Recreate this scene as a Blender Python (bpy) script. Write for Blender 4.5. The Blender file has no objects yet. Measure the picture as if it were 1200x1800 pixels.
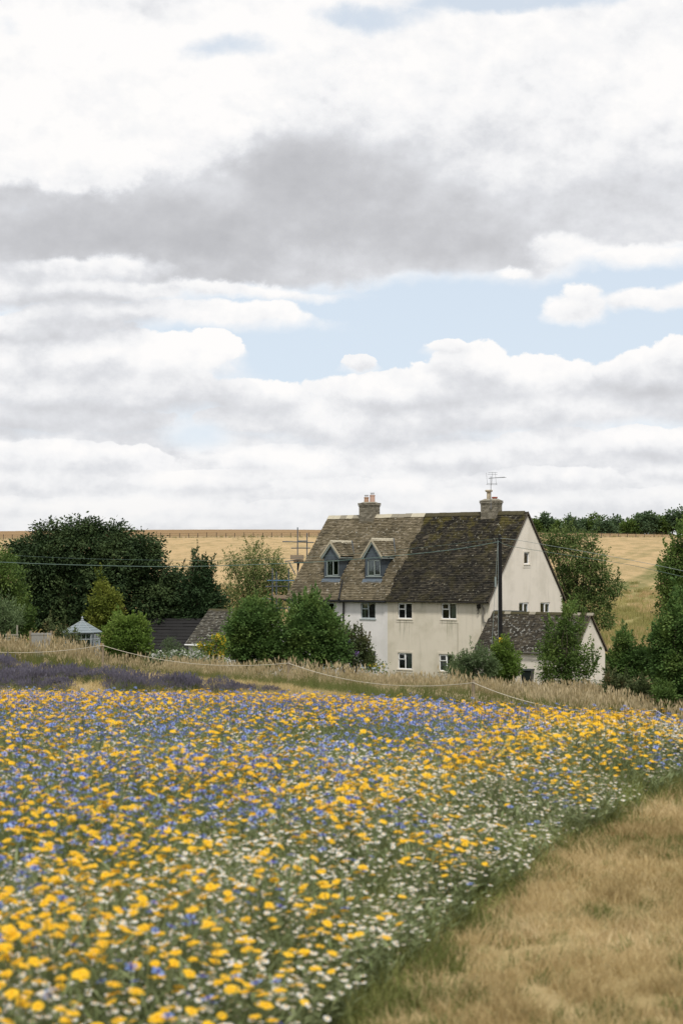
import bpy, math, random
import numpy as np
from mathutils import Vector, Matrix
random.seed(7); rng = np.random.default_rng(7)
PI = math.pi
F = 2750.0            # focal length in pixels of a 1200 x 1800 frame
EYE = 2.0             # eye height above the ground at the photographer's feet
PITCH = math.atan(100.0 / F)
sc = bpy.context.scene
COL = sc.collection
# ---------------------------------------------------------------- camera
cam_d = bpy.data.cameras.new('camera'); cam = bpy.data.objects.new('camera', cam_d); COL.objects.link(cam)
cam_d.sensor_fit = 'VERTICAL'; cam_d.sensor_height = 36; cam_d.sensor_width = 24; cam_d.lens = 36 * F / 1800
cam_d.clip_start = 0.1; cam_d.clip_end = 9000
cam.location = (0, 0, EYE); cam.rotation_euler = (PI / 2 + PITCH, 0, 0)
cam_d.dof.use_dof = True; cam_d.dof.focus_distance = 80; cam_d.dof.aperture_fstop = 3.4
sc.camera = cam
sc.view_settings.view_transform = 'Standard'; sc.view_settings.look = 'None'
sc.view_settings.exposure = 0.0; sc.view_settings.gamma = 1; sc.view_settings.use_curve_mapping = False
sc.cycles.use_denoising = True
sc.cycles.max_bounces = 6; sc.cycles.diffuse_bounces = 3; sc.cycles.transparent_max_bounces = 12
# ---------------------------------------------------------------- sun (veiled by cloud, so broad and soft)
SUN_EL = math.radians(56); SUN_DIR = Vector((0.10, -0.99, 0)).normalized()
sv = Vector((SUN_DIR.x * math.cos(SUN_EL), SUN_DIR.y * math.cos(SUN_EL), math.sin(SUN_EL)))
sun_d = bpy.data.lights.new('sun', 'SUN'); sun = bpy.data.objects.new('sun', sun_d); COL.objects.link(sun)
sun_d.energy = 3.0; sun_d.angle = math.radians(7); sun_d.color = (1.0, 0.955, 0.88)
sun.rotation_euler = (-sv).to_track_quat('-Z', 'Y').to_euler()

class G:
    """Small wrapper that turns sums and products into nodes."""
    def __init__(s, tree): s.t = tree; s.n = tree.nodes; s.l = tree.links
    def put(s, sock, v):
        if v is None: return
        if isinstance(v, bpy.types.NodeSocket): s.l.new(v, sock)
        elif isinstance(v, (tuple, list)):
            sock.default_value = tuple(v) + ((1.0,) if len(sock.default_value) == 4 and len(v) == 3 else ())
        else: sock.default_value = v
    def m(s, op, a, b=None, c=None, clamp=False):
        n = s.n.new('ShaderNodeMath'); n.operation = op; n.use_clamp = clamp
        s.put(n.inputs[0], a); s.put(n.inputs[1], b); s.put(n.inputs[2], c); return n.outputs[0]
    def v(s, op, a, b=None, sc=None):
        n = s.n.new('ShaderNodeVectorMath'); n.operation = op
        s.put(n.inputs[0], a); s.put(n.inputs[1], b)
        if sc is not None: s.put(n.inputs['Scale'], sc)
        return n.outputs['Value'] if op in ('LENGTH', 'DOT_PRODUCT', 'DISTANCE') else n.outputs[0]
    def comb(s, x, y, z):
        n = s.n.new('ShaderNodeCombineXYZ'); s.put(n.inputs[0], x); s.put(n.inputs[1], y); s.put(n.inputs[2], z); return n.outputs[0]
    def sep(s, v):
        n = s.n.new('ShaderNodeSeparateXYZ'); s.put(n.inputs[0], v); return n.outputs
    def noise(s, vec, scale, detail=4, rough=0.55, col=False, lac=2.0, dist=0.0):
        n = s.n.new('ShaderNodeTexNoise'); s.put(n.inputs['Vector'], vec); s.put(n.inputs['Scale'], scale)
        n.inputs['Detail'].default_value = detail; n.inputs['Roughness'].default_value = rough
        n.inputs['Lacunarity'].default_value = lac; n.inputs['Distortion'].default_value = dist
        return n.outputs['Color'] if col else n.outputs['Fac']
    def voro(s, vec, scale, feature='F1', out='Distance', rnd=1.0):
        n = s.n.new('ShaderNodeTexVoronoi'); n.feature = feature; s.put(n.inputs['Vector'], vec); s.put(n.inputs['Scale'], scale)
        n.inputs['Randomness'].default_value = rnd; return n.outputs[out]
    def ss(s, x, a, b, lo=0.0, hi=1.0, kind='SMOOTHSTEP'):
        n = s.n.new('ShaderNodeMapRange'); n.interpolation_type = kind
        s.put(n.inputs[0], x); s.put(n.inputs[1], a); s.put(n.inputs[2], b); s.put(n.inputs[3], lo); s.put(n.inputs[4], hi); return n.outputs[0]
    def mix(s, f, a, b, mode='MIX'):
        n = s.n.new('ShaderNodeMix'); n.data_type = 'RGBA'; n.blend_type = mode
        s.put(n.inputs[0], f); s.put(n.inputs[6], a); s.put(n.inputs[7], b); return n.outputs[2]
    def ramp(s, x, stops):
        n = s.n.new('ShaderNodeValToRGB'); s.put(n.inputs[0], x); e = n.color_ramp.elements
        while len(e) < len(stops): e.new(0.5)
        for q, (p, c) in zip(e, stops): q.position = p; q.color = (*c, 1)
        return n.outputs[0]
# ---------------------------------------------------------------- sky
world = bpy.data.worlds.new('World'); sc.world = world; world.use_nodes = True
world.cycles.sampling_method = 'MANUAL'; world.cycles.sample_map_resolution = 512
g = G(world.node_tree); g.n.clear()
STR = 0.1
sky = g.n.new('ShaderNodeTexSky'); sky.sky_type = 'NISHITA'; sky.sun_disc = False
sky.sun_elevation = SUN_EL; sky.sun_rotation = math.atan2(SUN_DIR.x, SUN_DIR.y)
sky.altitude = 200; sky.air_density = 1.0; sky.dust_density = 1.5; sky.ozone_density = 1.0
d = g.n.new('ShaderNodeTexCoord').outputs['Generated']
d = g.v('NORMALIZE', d)
dx, dy, dz = g.sep(d)
hor = g.m('SQRT', g.m('ADD', g.m('MULTIPLY', dx, dx), g.m('MULTIPLY', dy, dy)))
u = g.m('MULTIPLY', g.m('ARCTAN2', dx, dy), F)
vv = g.m('MULTIPLY', g.m('DIVIDE', dz, g.m('MAXIMUM', hor, 0.15)), F)
X = g.m('ADD', u, 600.0); Y = g.m('SUBTRACT', 1000.0, vv)
# edges of the clouds are crumpled by noise: q is the direction, flattened towards the horizon as far clouds are
q = g.comb(dx, dy, g.m('MULTIPLY', dz, 1.35))
low = g.ss(Y, 520.0, 900.0)                     # 0 high in the sky, 1 near the horizon
w1 = g.v('SUBTRACT', g.noise(q, 8.0, 2, 0.5, col=True), (0.5, 0.5, 0.5))
w2 = g.v('SUBTRACT', g.noise(q, 26.0, 9, 0.64, col=True), (0.5, 0.5, 0.5))
P0 = g.comb(X, Y, 0.0)
ws = g.v('SCALE', g.v('ADD', g.v('MULTIPLY', w1, (150.0, 80.0, 0.0)), g.v('MULTIPLY', w2, (75.0, 55.0, 0.0))), sc=g.ss(low, 0, 1, 1.0, 0.55))
P = g.v('ADD', P0, ws)
Pd = g.v('ADD', P0, g.v('ADD', g.v('MULTIPLY', w1, (330.0, 170.0, 0.0)), g.v('MULTIPLY', w2, (70.0, 45.0, 0.0))))
# cauliflower bulges
vq = g.v('ADD', q, g.v('SCALE', g.v('SUBTRACT', g.noise(q, 60.0, 3, 0.5, col=True), (0.5, 0.5, 0.5)), sc=0.012))
f1 = g.m('SUBTRACT', 0.45, g.voro(vq, 36.0, 'SMOOTH_F1')); f2 = g.m('SUBTRACT', 0.45, g.voro(vq, 95.0, 'SMOOTH_F1'))
bulge = g.m('ADD', g.m('MULTIPLY', f1, 0.5), g.m('MULTIPLY', f2, 0.34))
fine = g.m('SUBTRACT', g.noise(q, 85.0, 8, 0.68), 0.5)
bulge = g.m('ADD', bulge, g.m('MULTIPLY', fine, 0.62))
n_mid = g.m('SUBTRACT', g.noise(q, 17.0, 5, 0.55), 0.5)
def rel(a, b, off, k):
    """lit from above: brighter where the heap thins upwards"""
    return g.m('MULTIPLY', g.m('SUBTRACT', g.noise(q, a, b, 0.60), g.noise(g.v('ADD', q, off), a, b, 0.60)), k)
relief = g.m('ADD', rel(10.0, 9, (-0.006, 0, 0.024), 1.15), rel(34.0, 7, (-0.003, 0, 0.009), 0.6))
def soft(PP, x, y, rx, ry, a, b=1.4):
    r = g.v('LENGTH', g.v('MULTIPLY', g.v('SUBTRACT', PP, (x, y, 0.0)), (1 / rx, 1 / ry, 0.0)))
    return g.ss(r, b, 0.2, 0.0, a)
state = {}
def puff(x, y, rx, ry, top, bot, edge=0.05, k=1.0, tail=0.6):
    """one heap of cloud: crisp bulging top, soft flat grey base, laid over what is behind it"""
    Pc = g.v('ADD', P, g.m('MULTIPLY', state['b'], 1e-7))      # evaluated one after another: keeps the shader's stack small
    dl = g.v('MULTIPLY', g.v('SUBTRACT', Pc, (x, y, 0.0)), (1 / rx, 1 / ry, 0.0))
    ly = g.sep(dl)[1]
    r = g.m('SUBTRACT', g.v('LENGTH', dl), g.m('MULTIPLY', bulge, 0.42 * k * min(1.0, 60 / ry) + 0.1))
    e = g.ss(ly, -0.2, 0.75, edge, tail)
    a = g.ss(r, g.m('ADD', 1.0, e), g.m('SUBTRACT', 1.0, e))
    sh = g.ss(g.m('ADD', ly, g.m('MULTIPLY', g.m('ADD', n_mid, g.m('MULTIPLY', bulge, -0.5)), 0.9)), -0.62, 0.62, top, bot)
    state['b'] = g.ss(a, 0.0, 1.0, state['b'], sh, 'LINEAR')
    state['c'] = g.m('MAXIMUM', state['c'], a)
# far background of cloud near the horizon
far_n = g.noise(g.comb(dx, dy, g.m('MULTIPLY', dz, 4.0)), 9.0, 8, 0.6)
state['c'] = g.ss(g.m('ADD', Y, g.m('MULTIPLY', n_mid, 160.0)), 690.0, 790.0)
state['b'] = g.ss(far_n, 0.36, 0.64, 0.62, 0.93)
for p in [ # x, y, rx, ry, top, bottom  (far and low first)
    (120, 895, 220, 20, .93, .72), (480, 900, 260, 18, .92, .74), (800, 880, 240, 22, .94, .74), (1100, 885, 200, 24, .93, .70),
    (60, 850, 170, 26, .98, .58), (350, 850, 160, 26, .95, .60), (960, 845, 150, 26, .95, .68), (620, 860, 150, 24, .93, .70), (1230, 840, 120, 30, .95, .6),
    (130, 812, 190, 34, 1.0, .66), (520, 815, 140, 36, 1.0, .66), (760, 800, 170, 34, .97, .60), (1130, 790, 150, 34, .98, .56), (960, 780, 110, 30, 1.0, .7),
    (100, 745, 230, 32, .92, .52), (430, 745, 90, 26, .9, .66), (620, 740, 250, 52, .98, .60), (880, 725, 170, 50, .97, .60), (1060, 720, 120, 40, .98, .56),
    (450, 705, 110, 38, 1.0, .62), (700, 685, 160, 40, 1.0, .55), (960, 672, 120, 44, 1.0, .66),
    (1220, 720, 120, 40, .95, .6), (190, 695, 270, 50, .93, .46), (60, 650, 150, 46, 1.0, .66), (230, 640, 190, 50, 1.0, .64), (372, 618, 56, 36, 1.0, .86),
    (815, 648, 78, 46, 1.0, .58), (770, 615, 40, 20, 1.0, .8), (1170, 665, 120, 56, 1.0, .42), (1230, 630, 90, 40, 1.0, .6),
    (632, 632, 30, 15, .85, .75)]: puff(*p)
for p in [(1010, 545, 58, 26, 1.0, .88), (1025, 518, 26, 18, 1.0, .9), (1140, 532, 110, 22, 1.0, .86), (1250, 515, 90, 26, 1.0, .86)]:
    puff(*p, edge=0.22, tail=0.4)
for p in [ # the middle deck on the left and the big dark bank above it
    (60, 590, 190, 34, .86, .50), (170, 560, 140, 30, .9, .55), (350, 552, 190, 26, 1.0, .86), (490, 545, 62, 22, 1.0, .9), (90, 520, 230, 30, .9, .44)]:
    puff(*p, edge=0.14)
# upper deck: everything above a ragged lower edge
edge_y = g.m('ADD', Y, g.m('ADD', g.m('MULTIPLY', g.m('SUBTRACT', g.noise(q, 10.0, 3, 0.5), 0.5), 90.0), g.m('ADD', g.m('MULTIPLY', n_mid, 70.0), g.m('MULTIPLY', bulge, -34.0))))
lim = g.m('ADD', 486.0, g.m('ADD', g.ss(X, 380.0, 800.0, 34.0, 0.0), g.ss(X, 900.0, 1200.0, 0.0, -22.0)))
deck = g.ss(edge_y, g.m('ADD', lim, 16.0), g.m('SUBTRACT', lim, 26.0))
db = 0.95
db = g.m('SUBTRACT', 0.97, g.m('MULTIPLY', g.ss(g.noise(q, 6.0, 5, 0.5), 0.36, 0.66), 0.13))
for (x, y, rx, ry, a) in [(240, 425, 520, 90, .92), (590, 320, 270, 120, .88), (800, 395, 300, 90, .85), (60, 370, 230, 70, .75), (1060, 340, 300, 120, .5), (1060, 170, 200, 50, .24), (620, 190, 200, 50, .22), (1120, 375, 190, 75, .55), (420, 490, 330, 26, .72)]:
    w = soft(g.v('ADD', Pd, g.m('MULTIPLY', db, 1e-7)), x, y, rx, ry, 1.0)
    db = g.ss(w, 0.0, 1.0, db, 1.0 - a * 0.86, 'LINEAR')
state['b'] = g.ss(deck, 0.0, 1.0, state['b'], db, 'LINEAR'); state['c'] = g.m('MAXIMUM', state['c'], deck)
for p in [(130, 180, 330, 150, 1.0, .93), (60, 270, 220, 75, 1.0, .9), (330, 215, 120, 85, 1.0, .86), (160, 300, 130, 45, 1.0, .88)]:
    puff(*p, edge=0.12, tail=0.3, k=1.6)
for p in [(890, 470, 36, 12, 1.0, .9), (985, 430, 60, 30, .97, .85), (1110, 445, 90, 20, .95, .8), (400, 508, 190, 13, .97, .8), (150, 480, 110, 16, .92, .75)]:
    puff(*p, edge=0.4, tail=0.6)
gap = None
for (x, y, rx, ry, a) in [(390, 80, 90, 36, .62), (640, 15, 130, 36, .75), (900, -8, 260, 30, .95), (20, 60, 30, 30, .25), (350, 770, 50, 16, .0)]:
    e = soft(P if gap is None else g.v('ADD', P, g.m('MULTIPLY', gap, 1e-7)), x, y, rx, ry, a); gap = e if gap is None else g.m('MAXIMUM', gap, e)
gap = g.ss(g.m('ADD', gap, g.m('ADD', g.m('MULTIPLY', bulge, -0.5), g.m('MULTIPLY', n_mid, 1.0))), 0.22, 0.85, 0.0, 0.85)
veil_hole = g.m('MULTIPLY', soft(P, 345, 768, 60, 24, 1.0), 0.75)
state['c'] = g.m('MULTIPLY', state['c'], g.m('SUBTRACT', 1.0, g.m('MAXIMUM', gap, veil_hole)))
# beyond the picture the same broken cloud goes on
outside = g.m('MAXIMUM', g.ss(g.m('ABSOLUTE', u), 640.0, 1100.0), g.ss(vv, 1020.0, 1400.0))
wide_c = g.ss(g.m('ADD', g.noise(q, 3.2, 6, 0.55), g.m('MULTIPLY', bulge, -0.08)), 0.60, 0.52)
wide_b = g.ss(g.noise(q, 3.0, 5, 0.55), 0.36, 0.64, 0.95, 0.30)
cover = g.ss(outside, 0.0, 1.0, state['c'], wide_c, 'LINEAR')
bright = g.ss(outside, 0.0, 1.0, state['b'], wide_b, 'LINEAR')
bright = g.m('ADD', bright, g.m('ADD', g.m('MULTIPLY', relief, g.ss(bright, 0.1, 0.8, 0.38, 0.9)), g.m('MULTIPLY', bulge, 0.13)), clamp=True)
bright = g.m('ADD', bright, g.ss(cover, 0.2, 1.0, 0.15, 0.0), clamp=True)
cloud = g.v('SCALE', g.ramp(bright, [(0.0, (.445, .45, .475)), (0.3, (.58, .585, .61)), (0.6, (.75, .76, .79)), (0.82, (.92, .92, .93)), (1.0, (1.0, .985, .975))]), sc=10.0)
# the sky between clouds: the Nishita sky with thin high veil
veil = g.mix(g.ss(Y, 0.0, 800.0, 0.72, 0.85), sky.outputs[0], (7.6, 8.55, 9.6))
colr = g.mix(cover, veil, cloud)
colr = g.mix(g.ss(Y, 800.0, 960.0, 0.0, 0.35), colr, (7.6, 7.7, 7.8))      # paler towards the horizon
bg = g.n.new('ShaderNodeBackground'); g.put(bg.inputs[0], colr); bg.inputs[1].default_value = STR
g.l.new(bg.outputs[0], g.n.new('ShaderNodeOutputWorld').inputs[0])

# ---------------------------------------------------------------- helpers
def tag(o, label=None, cat=None, group=None, kind=None):
    if label: o['label'] = label
    if cat: o['category'] = cat
    if group: o['group'] = group
    if kind: o['kind'] = kind
    return o
def ray(px, py):
    """direction (y = 1) of the photograph's point px, py"""
    up = 900.0 - py; cp, sp = math.cos(PITCH), math.sin(PITCH)
    y = F * cp - up * sp; z = F * sp + up * cp
    return (px - 600.0) / y, z / y
def at(px, py, Y):
    a, b = ray(px, py); return Vector((a * Y, Y, EYE + b * Y))
def empty(name, loc, rz=0.0):
    o = bpy.data.objects.new(name, None); COL.objects.link(o); o.location = loc; o.rotation_euler = (0, 0, rz); o.empty_display_size = 0.3
    return o
def mesh_np(name, V, polys, mats=None, midx=None, smooth=False):
    """mesh from an n x 3 array and either an m x k int array or a list of index tuples"""
    me = bpy.data.meshes.new(name); V = np.asarray(V, np.float32).reshape(-1, 3)
    if isinstance(polys, np.ndarray):
        m, k = polys.shape; loops = polys.ravel().astype(np.int32); tot = np.full(m, k, np.int32)
    else:
        m = len(polys); tot = np.array([len(p) for p in polys], np.int32); loops = np.array([i for p in polys for i in p], np.int32)
    me.vertices.add(len(V)); me.vertices.foreach_set('co', V.ravel())
    me.loops.add(len(loops)); me.loops.foreach_set('vertex_index', loops)
    st = np.zeros(m, np.int32); st[1:] = np.cumsum(tot)[:-1]
    me.polygons.add(m); me.polygons.foreach_set('loop_start', st); me.polygons.foreach_set('loop_total', tot)
    if midx is not None: me.polygons.foreach_set('material_index', np.asarray(midx, np.int32))
    me.polygons.foreach_set('use_smooth', np.full(m, smooth, bool))
    for mt in (mats or []): me.materials.append(mt)
    me.update(); me.validate()
    return me
def obj(name, me, parent=None, loc=None, rot=None):
    o = bpy.data.objects.new(name, me); COL.objects.link(o)
    if parent: o.parent = parent
    if loc is not None: o.location = loc
    if rot is not None: o.rotation_euler = rot
    return o
class MB:
    """collects boxes, prisms and tubes and links them as one mesh object"""
    def __init__(s): s.V = []; s.P = []; s.M = []
    def add(s, vs, ps, mi=0):
        b = len(s.V); s.V += [tuple(v) for v in vs]; s.P += [tuple(b + i for i in p) for p in ps]; s.M += [mi] * len(ps)
    def box(s, x0, x1, y0, y1, z0, z1, mi=0):
        s.add([(x0, y0, z0), (x1, y0, z0), (x1, y1, z0), (x0, y1, z0), (x0, y0, z1), (x1, y0, z1), (x1, y1, z1), (x0, y1, z1)],
              [(0, 3, 2, 1), (4, 5, 6, 7), (0, 1, 5, 4), (1, 2, 6, 5), (2, 3, 7, 6), (3, 0, 4, 7)], mi)
    def hexa(s, c, mi=0):
        """eight corners: four below, four above"""
        s.add(c, [(0, 3, 2, 1), (4, 5, 6, 7), (0, 1, 5, 4), (1, 2, 6, 5), (2, 3, 7, 6), (3, 0, 4, 7)], mi)
    def prism(s, pts, off, mi=0):
        """polygon pts pushed along off"""
        n = len(pts); o = Vector(off)
        s.add(list(pts) + [Vector(p) + o for p in pts], [tuple(range(n))[::-1], tuple(range(n, 2 * n))] + [(i, (i + 1) % n, n + (i + 1) % n, n + i) for i in range(n)], mi)
    def tube(s, pts, rad, n=8, mi=0, cap=True):
        pts = [Vector(p) for p in pts]; rad = rad if isinstance(rad, (list, tuple)) else [rad] * len(pts)
        rings = []; up = Vector((0.0123, 0.02, 1))
        for i, p in enumerate(pts):
            t = (pts[min(i + 1, len(pts) - 1)] - pts[max(i - 1, 0)]).normalized()
            a = t.cross(up if abs(t.z) < 0.95 else Vector((1, 0.01, 0))).normalized(); b = t.cross(a)
            rings.append([p + a * math.cos(2 * PI * k / n) * rad[i] + b * math.sin(2 * PI * k / n) * rad[i] for k in range(n)])
        vs = [v for r in rings for v in r]; ps = []
        for i in range(len(pts) - 1):
            for k in range(n): ps.append((i * n + k, i * n + (k + 1) % n, (i + 1) * n + (k + 1) % n, (i + 1) * n + k))
        if cap: ps += [tuple(range(n)), tuple(range((len(pts) - 1) * n, len(pts) * n))[::-1]]
        s.add(vs, ps, mi)
    def build(s, name, mats, parent=None, smooth=False, loc=None, rot=None, bevel=0.0):
        mats = mats if isinstance(mats, list) else [mats]
        o = obj(name, mesh_np(name, s.V, s.P, mats, s.M, smooth), parent, loc, rot)
        if bevel:
            m = o.modifiers.new('bevel', 'BEVEL'); m.width = bevel; m.segments = 2; m.limit_method = 'ANGLE'
        return o
# ---------------------------------------------------------------- materials
def new_mat(name):
    m = bpy.data.materials.new(name); m.use_nodes = True; m.node_tree.nodes.clear(); return m, G(m.node_tree)
def finish(g_, col, rough=0.85, bump=None, bstr=0.3, bdist=0.02, spec=0.3, metal=0.0, trans=0.0, tcol=None):
    b = g_.n.new('ShaderNodeBsdfPrincipled'); g_.put(b.inputs['Base Color'], col); g_.put(b.inputs['Roughness'], rough)
    b.inputs['Specular IOR Level'].default_value = spec; b.inputs['Metallic'].default_value = metal
    if bump is not None:
        bn = g_.n.new('ShaderNodeBump'); bn.inputs['Strength'].default_value = bstr; bn.inputs['Distance'].default_value = bdist
        g_.put(bn.inputs['Height'], bump); g_.l.new(bn.outputs[0], b.inputs['Normal'])
    out = g_.n.new('ShaderNodeOutputMaterial'); s = b.outputs[0]
    if trans:
        t = g_.n.new('ShaderNodeBsdfTranslucent'); g_.put(t.inputs[0], tcol if tcol is not None else col)
        mx = g_.n.new('ShaderNodeMixShader'); mx.inputs[0].default_value = trans; g_.l.new(s, mx.inputs[1]); g_.l.new(t.outputs[0], mx.inputs[2]); s = mx.outputs[0]
    g_.l.new(s, out.inputs[0])
def coord(g_, kind='Object'): return g_.n.new('ShaderNodeTexCoord').outputs[kind]
def geo(g_, what): return g_.n.new('ShaderNodeNewGeometry').outputs[what]
def plain(name, col, rough=0.7, var=0.15, scale=3.0, spec=0.3, metal=0.0, bump=0.0):
    m, h = new_mat(name); n = h.noise(coord(h), scale, 5, 0.6)
    c = h.mix(n, tuple(x * (1 - var) for x in col), tuple(min(1, x * (1 + var)) for x in col))
    finish(h, c, rough, n if bump else None, bump, 0.01, spec, metal); return m
def island(name, stops, rough=0.8, noise_amt=0.25, nscale=4.0, spec=0.25, trans=0.0, tmul=1.3, patch=None, inst=False):
    """colour picked per loose piece (leaf, tile, blade) from a ramp, shifted by a broad noise"""
    m, h = new_mat(name); r = geo(h, 'Random Per Island')
    if inst: r = h.m('FRACT', h.m('ADD', r, h.n.new('ShaderNodeObjectInfo').outputs['Random']))
    n = h.noise(coord(h), nscale, 3, 0.5)
    x = h.m('ADD', h.m('MULTIPLY', r, 1 - noise_amt), h.m('MULTIPLY', h.ss(n, 0.3, 0.7), noise_amt))
    c = h.ramp(x, stops)
    if patch: c = patch(h, c)
    finish(h, c, rough, spec=spec, trans=trans, tcol=h.v('SCALE', c, sc=tmul) if trans else None); return m
def plaster(name, base, dirty, stain_x=()):
    m, h = new_mat(name); co = coord(h); x, y, z = h.sep(co)
    n1 = h.noise(co, 0.8, 5, 0.6); n2 = h.noise(co, 14.0, 4, 0.6)
    streak = h.noise(h.comb(h.m('MULTIPLY', x, 5.0), h.m('MULTIPLY', y, 5.0), h.m('MULTIPLY', z, 0.35)), 1.0, 4, 0.6)
    c = h.mix(h.ss(n1, 0.42, 0.72, 0.0, 0.7), base, dirty)
    c = h.mix(h.ss(streak, 0.54, 0.80, 0.0, 0.42), c, tuple(v * 0.72 for v in dirty))
    c = h.mix(h.ss(h.m('ADD', z, h.m('MULTIPLY', n1, 0.8)), 1.1, 0.2, 0.0, 0.5), c, tuple(v * 0.6 for v in dirty))   # splashed foot of the wall
    for (sx, sy, sz, w, hgt) in stain_x:      # rain streaks that grew below the sills
        a = h.ss(h.m('ABSOLUTE', h.m('SUBTRACT', x, sx)), w, w * 0.5); b = h.ss(z, sz - hgt, sz, 0.0, 1.0); t = h.ss(z, sz + 0.02, sz)
        s_ = h.noise(h.comb(h.m('MULTIPLY', x, 9.0), y, h.m('MULTIPLY', z, 0.8)), 1.0, 4, 0.6)
        k = h.m('MULTIPLY', h.m('MULTIPLY', a, b), h.m('MULTIPLY', t, h.ss(s_, 0.42, 0.68)))
        c = h.mix(h.m('MULTIPLY', k, 0.75), c, (0.20, 0.205, 0.13))
    finish(h, c, 0.92, n2, 0.35, 0.012, 0.15); return m
# ---------------------------------------------------------------- terrain
GY = np.array([-400, 0, 6.5, 14, 20, 27, 34, 45, 58, 70, 84, 100, 120, 160, 220, 300, 400, 480, 560, 800, 1500, 4000], float)
GL = np.array([-1.9, -1.9, -1.9, -1.98, -2.2, -2.76, -2.84, -3.17, -3.62, -4.2, -4.8, -5.2, -5.3, -4.2, -1.7, 2.6, 7.4, 11.6, 12.5, 6, -20, -60], float)
GC = np.array([-1.9, -1.9, -1.9, -1.98, -2.25, -2.92, -3.05, -3.6, -4.6, -5.7, -6.2, -6.3, -6.0, -4.6, -1.9, 2.7, 7.8, 11.6, 12.5, 6, -20, -60], float)
GR = np.array([-1.9, -1.9, -1.9, -1.94, -2.58, -3.3, -4.05, -5.0, -5.8, -6.2, -6.4, -6.45, -6.1, -4.6, -1.7, 3.0, 8.3, 10.6, 11.0, 6, -20, -60], float)
def _pchip(x, X_, Y_):
    h_ = np.diff(X_); dl = np.diff(Y_) / h_; m_ = np.zeros(len(X_))
    s_ = dl[:-1] * dl[1:] > 0
    m_[1:-1][s_] = 2 * dl[:-1][s_] * dl[1:][s_] / (dl[:-1][s_] + dl[1:][s_])
    m_[0], m_[-1] = dl[0], dl[-1]
    i = np.clip(np.searchsorted(X_, x) - 1, 0, len(h_) - 1); t = (x - X_[i]) / h_[i]
    return (2*t**3 - 3*t**2 + 1) * Y_[i] + (t**3 - 2*t**2 + t) * h_[i] * m_[i] + (-2*t**3 + 3*t**2) * Y_[i+1] + (t**3 - t**2) * h_[i] * m_[i+1]
def ground_z(x, y):
    x = np.asarray(x, float); y = np.clip(np.asarray(y, float), -400, 4000)
    t = np.clip(x / (np.maximum(y, 8) * 0.218), -1.5, 1.5)
    l, c, r = _pchip(y, GY, GL), _pchip(y, GY, GC), _pchip(y, GY, GR)
    k = c + (r - l) / 2 * t + ((r + l) / 2 - c) * t * t
    w = 0.05 * np.sin(x * 0.55 + 1.3) * np.sin(y * 0.41) * np.clip(y / 30, 0, 1) + 0.35 * np.sin(x * 0.021 + 2) * np.clip((y - 150) / 200, 0, 1)
    return EYE + k + w
def gz(x, y): return float(ground_z(x, y))
def hit(px, py, y0=2.0, y1=600.0):
    """where the line of sight through px, py meets the ground"""
    a, b = ray(px, py); p = y0; f0 = EYE + b * p - gz(a * p, p)
    while p < y1:
        n = p * 1.01 + 0.02; f = EYE + b * n - gz(a * n, n)
        if f <= 0:
            t = f0 / (f0 - f); q_ = p + (n - p) * t; return Vector((a * q_, q_, gz(a * q_, q_)))
        p, f0 = n, f
    return Vector((a * y1, y1, gz(a * y1, y1)))
def foot(px, Y): x = ray(px, 1100)[0] * Y; return Vector((x, Y, gz(x, Y)))

# ---------------------------------------------------------------- the ground, cut into its zones
EY = np.array([-400, -20, 0, 6.93, 7.86, 8.99, 10.79, 12.24, 14.32, 30, 400]); EX = np.array([-20, -8.0, -2.0, .08, .38, .81, 1.38, 2.14, 3.11, 11.0, 200.])
def edge_x(y): return np.interp(y, EY, EX)                       # edge between the flowers (left) and the mown grass (right)
def far_y(x): return 27.3 + 0.35 * np.sin(np.asarray(x) * 0.9)   # far edge of the flower strip
def long_y(x): return np.interp(x, [-60, -8.5, -1.75, 1.5, 4, 8, 20, 60], [78, 61, 48.5, 41, 35, 32, 30, 30])   # where the long grass begins
YS = [-400, -200, -100, -50, -25, -12, -6, -3, -1]; y_ = 0.0
while y_ < 4000: YS.append(y_); y_ += max(0.16, abs(y_) * 0.013) if y_ < 620 else 120
for k_ in (400.0,): YS[int(np.argmin(np.abs(np.array(YS) - k_)))] = k_
YS = np.array(YS)
S_ = np.concatenate([[-60, -20, -8, -4, -2.4, -1.7, -1.3], np.linspace(-1, 1, 121), [1.3, 1.7, 2.4, 4, 8, 20, 60]])
W_ = np.where(YS > 0, 6 + 0.27 * np.abs(YS), 6 + 0.3 * np.abs(YS))
GXm = S_[None, :] * W_[:, None]; GYm = np.repeat(YS[:, None], len(S_), 1); GZm = ground_z(GXm, GYm)
nR, nC = GXm.shape; Vg = np.stack([GXm, GYm, GZm], -1).reshape(-1, 3)
ii = (np.arange(nR - 1)[:, None] * nC + np.arange(nC - 1)[None, :]).ravel()
quads = np.stack([ii, ii + 1, ii + nC + 1, ii + nC], 1); cen = Vg[quads].mean(1)
cx_, cy_ = cen[:, 0], cen[:, 1]
zone = np.full(len(quads), 'garden_ground', dtype=object)
zone[(cy_ < long_y(cx_))] = 'mown_track'
zone[(cy_ < far_y(cx_)) & (cx_ < edge_x(cy_))] = 'flower_bed_soil'
zone[(cy_ < 36) & (cx_ >= edge_x(cy_)) & (cy_ < long_y(cx_))] = 'mown_grass_path'
zone[(cy_ > 112)] = 'wheat_field'; zone[cy_ > 400] = 'far_wheat_field'; zone[cy_ > 620] = 'distant_ground'

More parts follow.
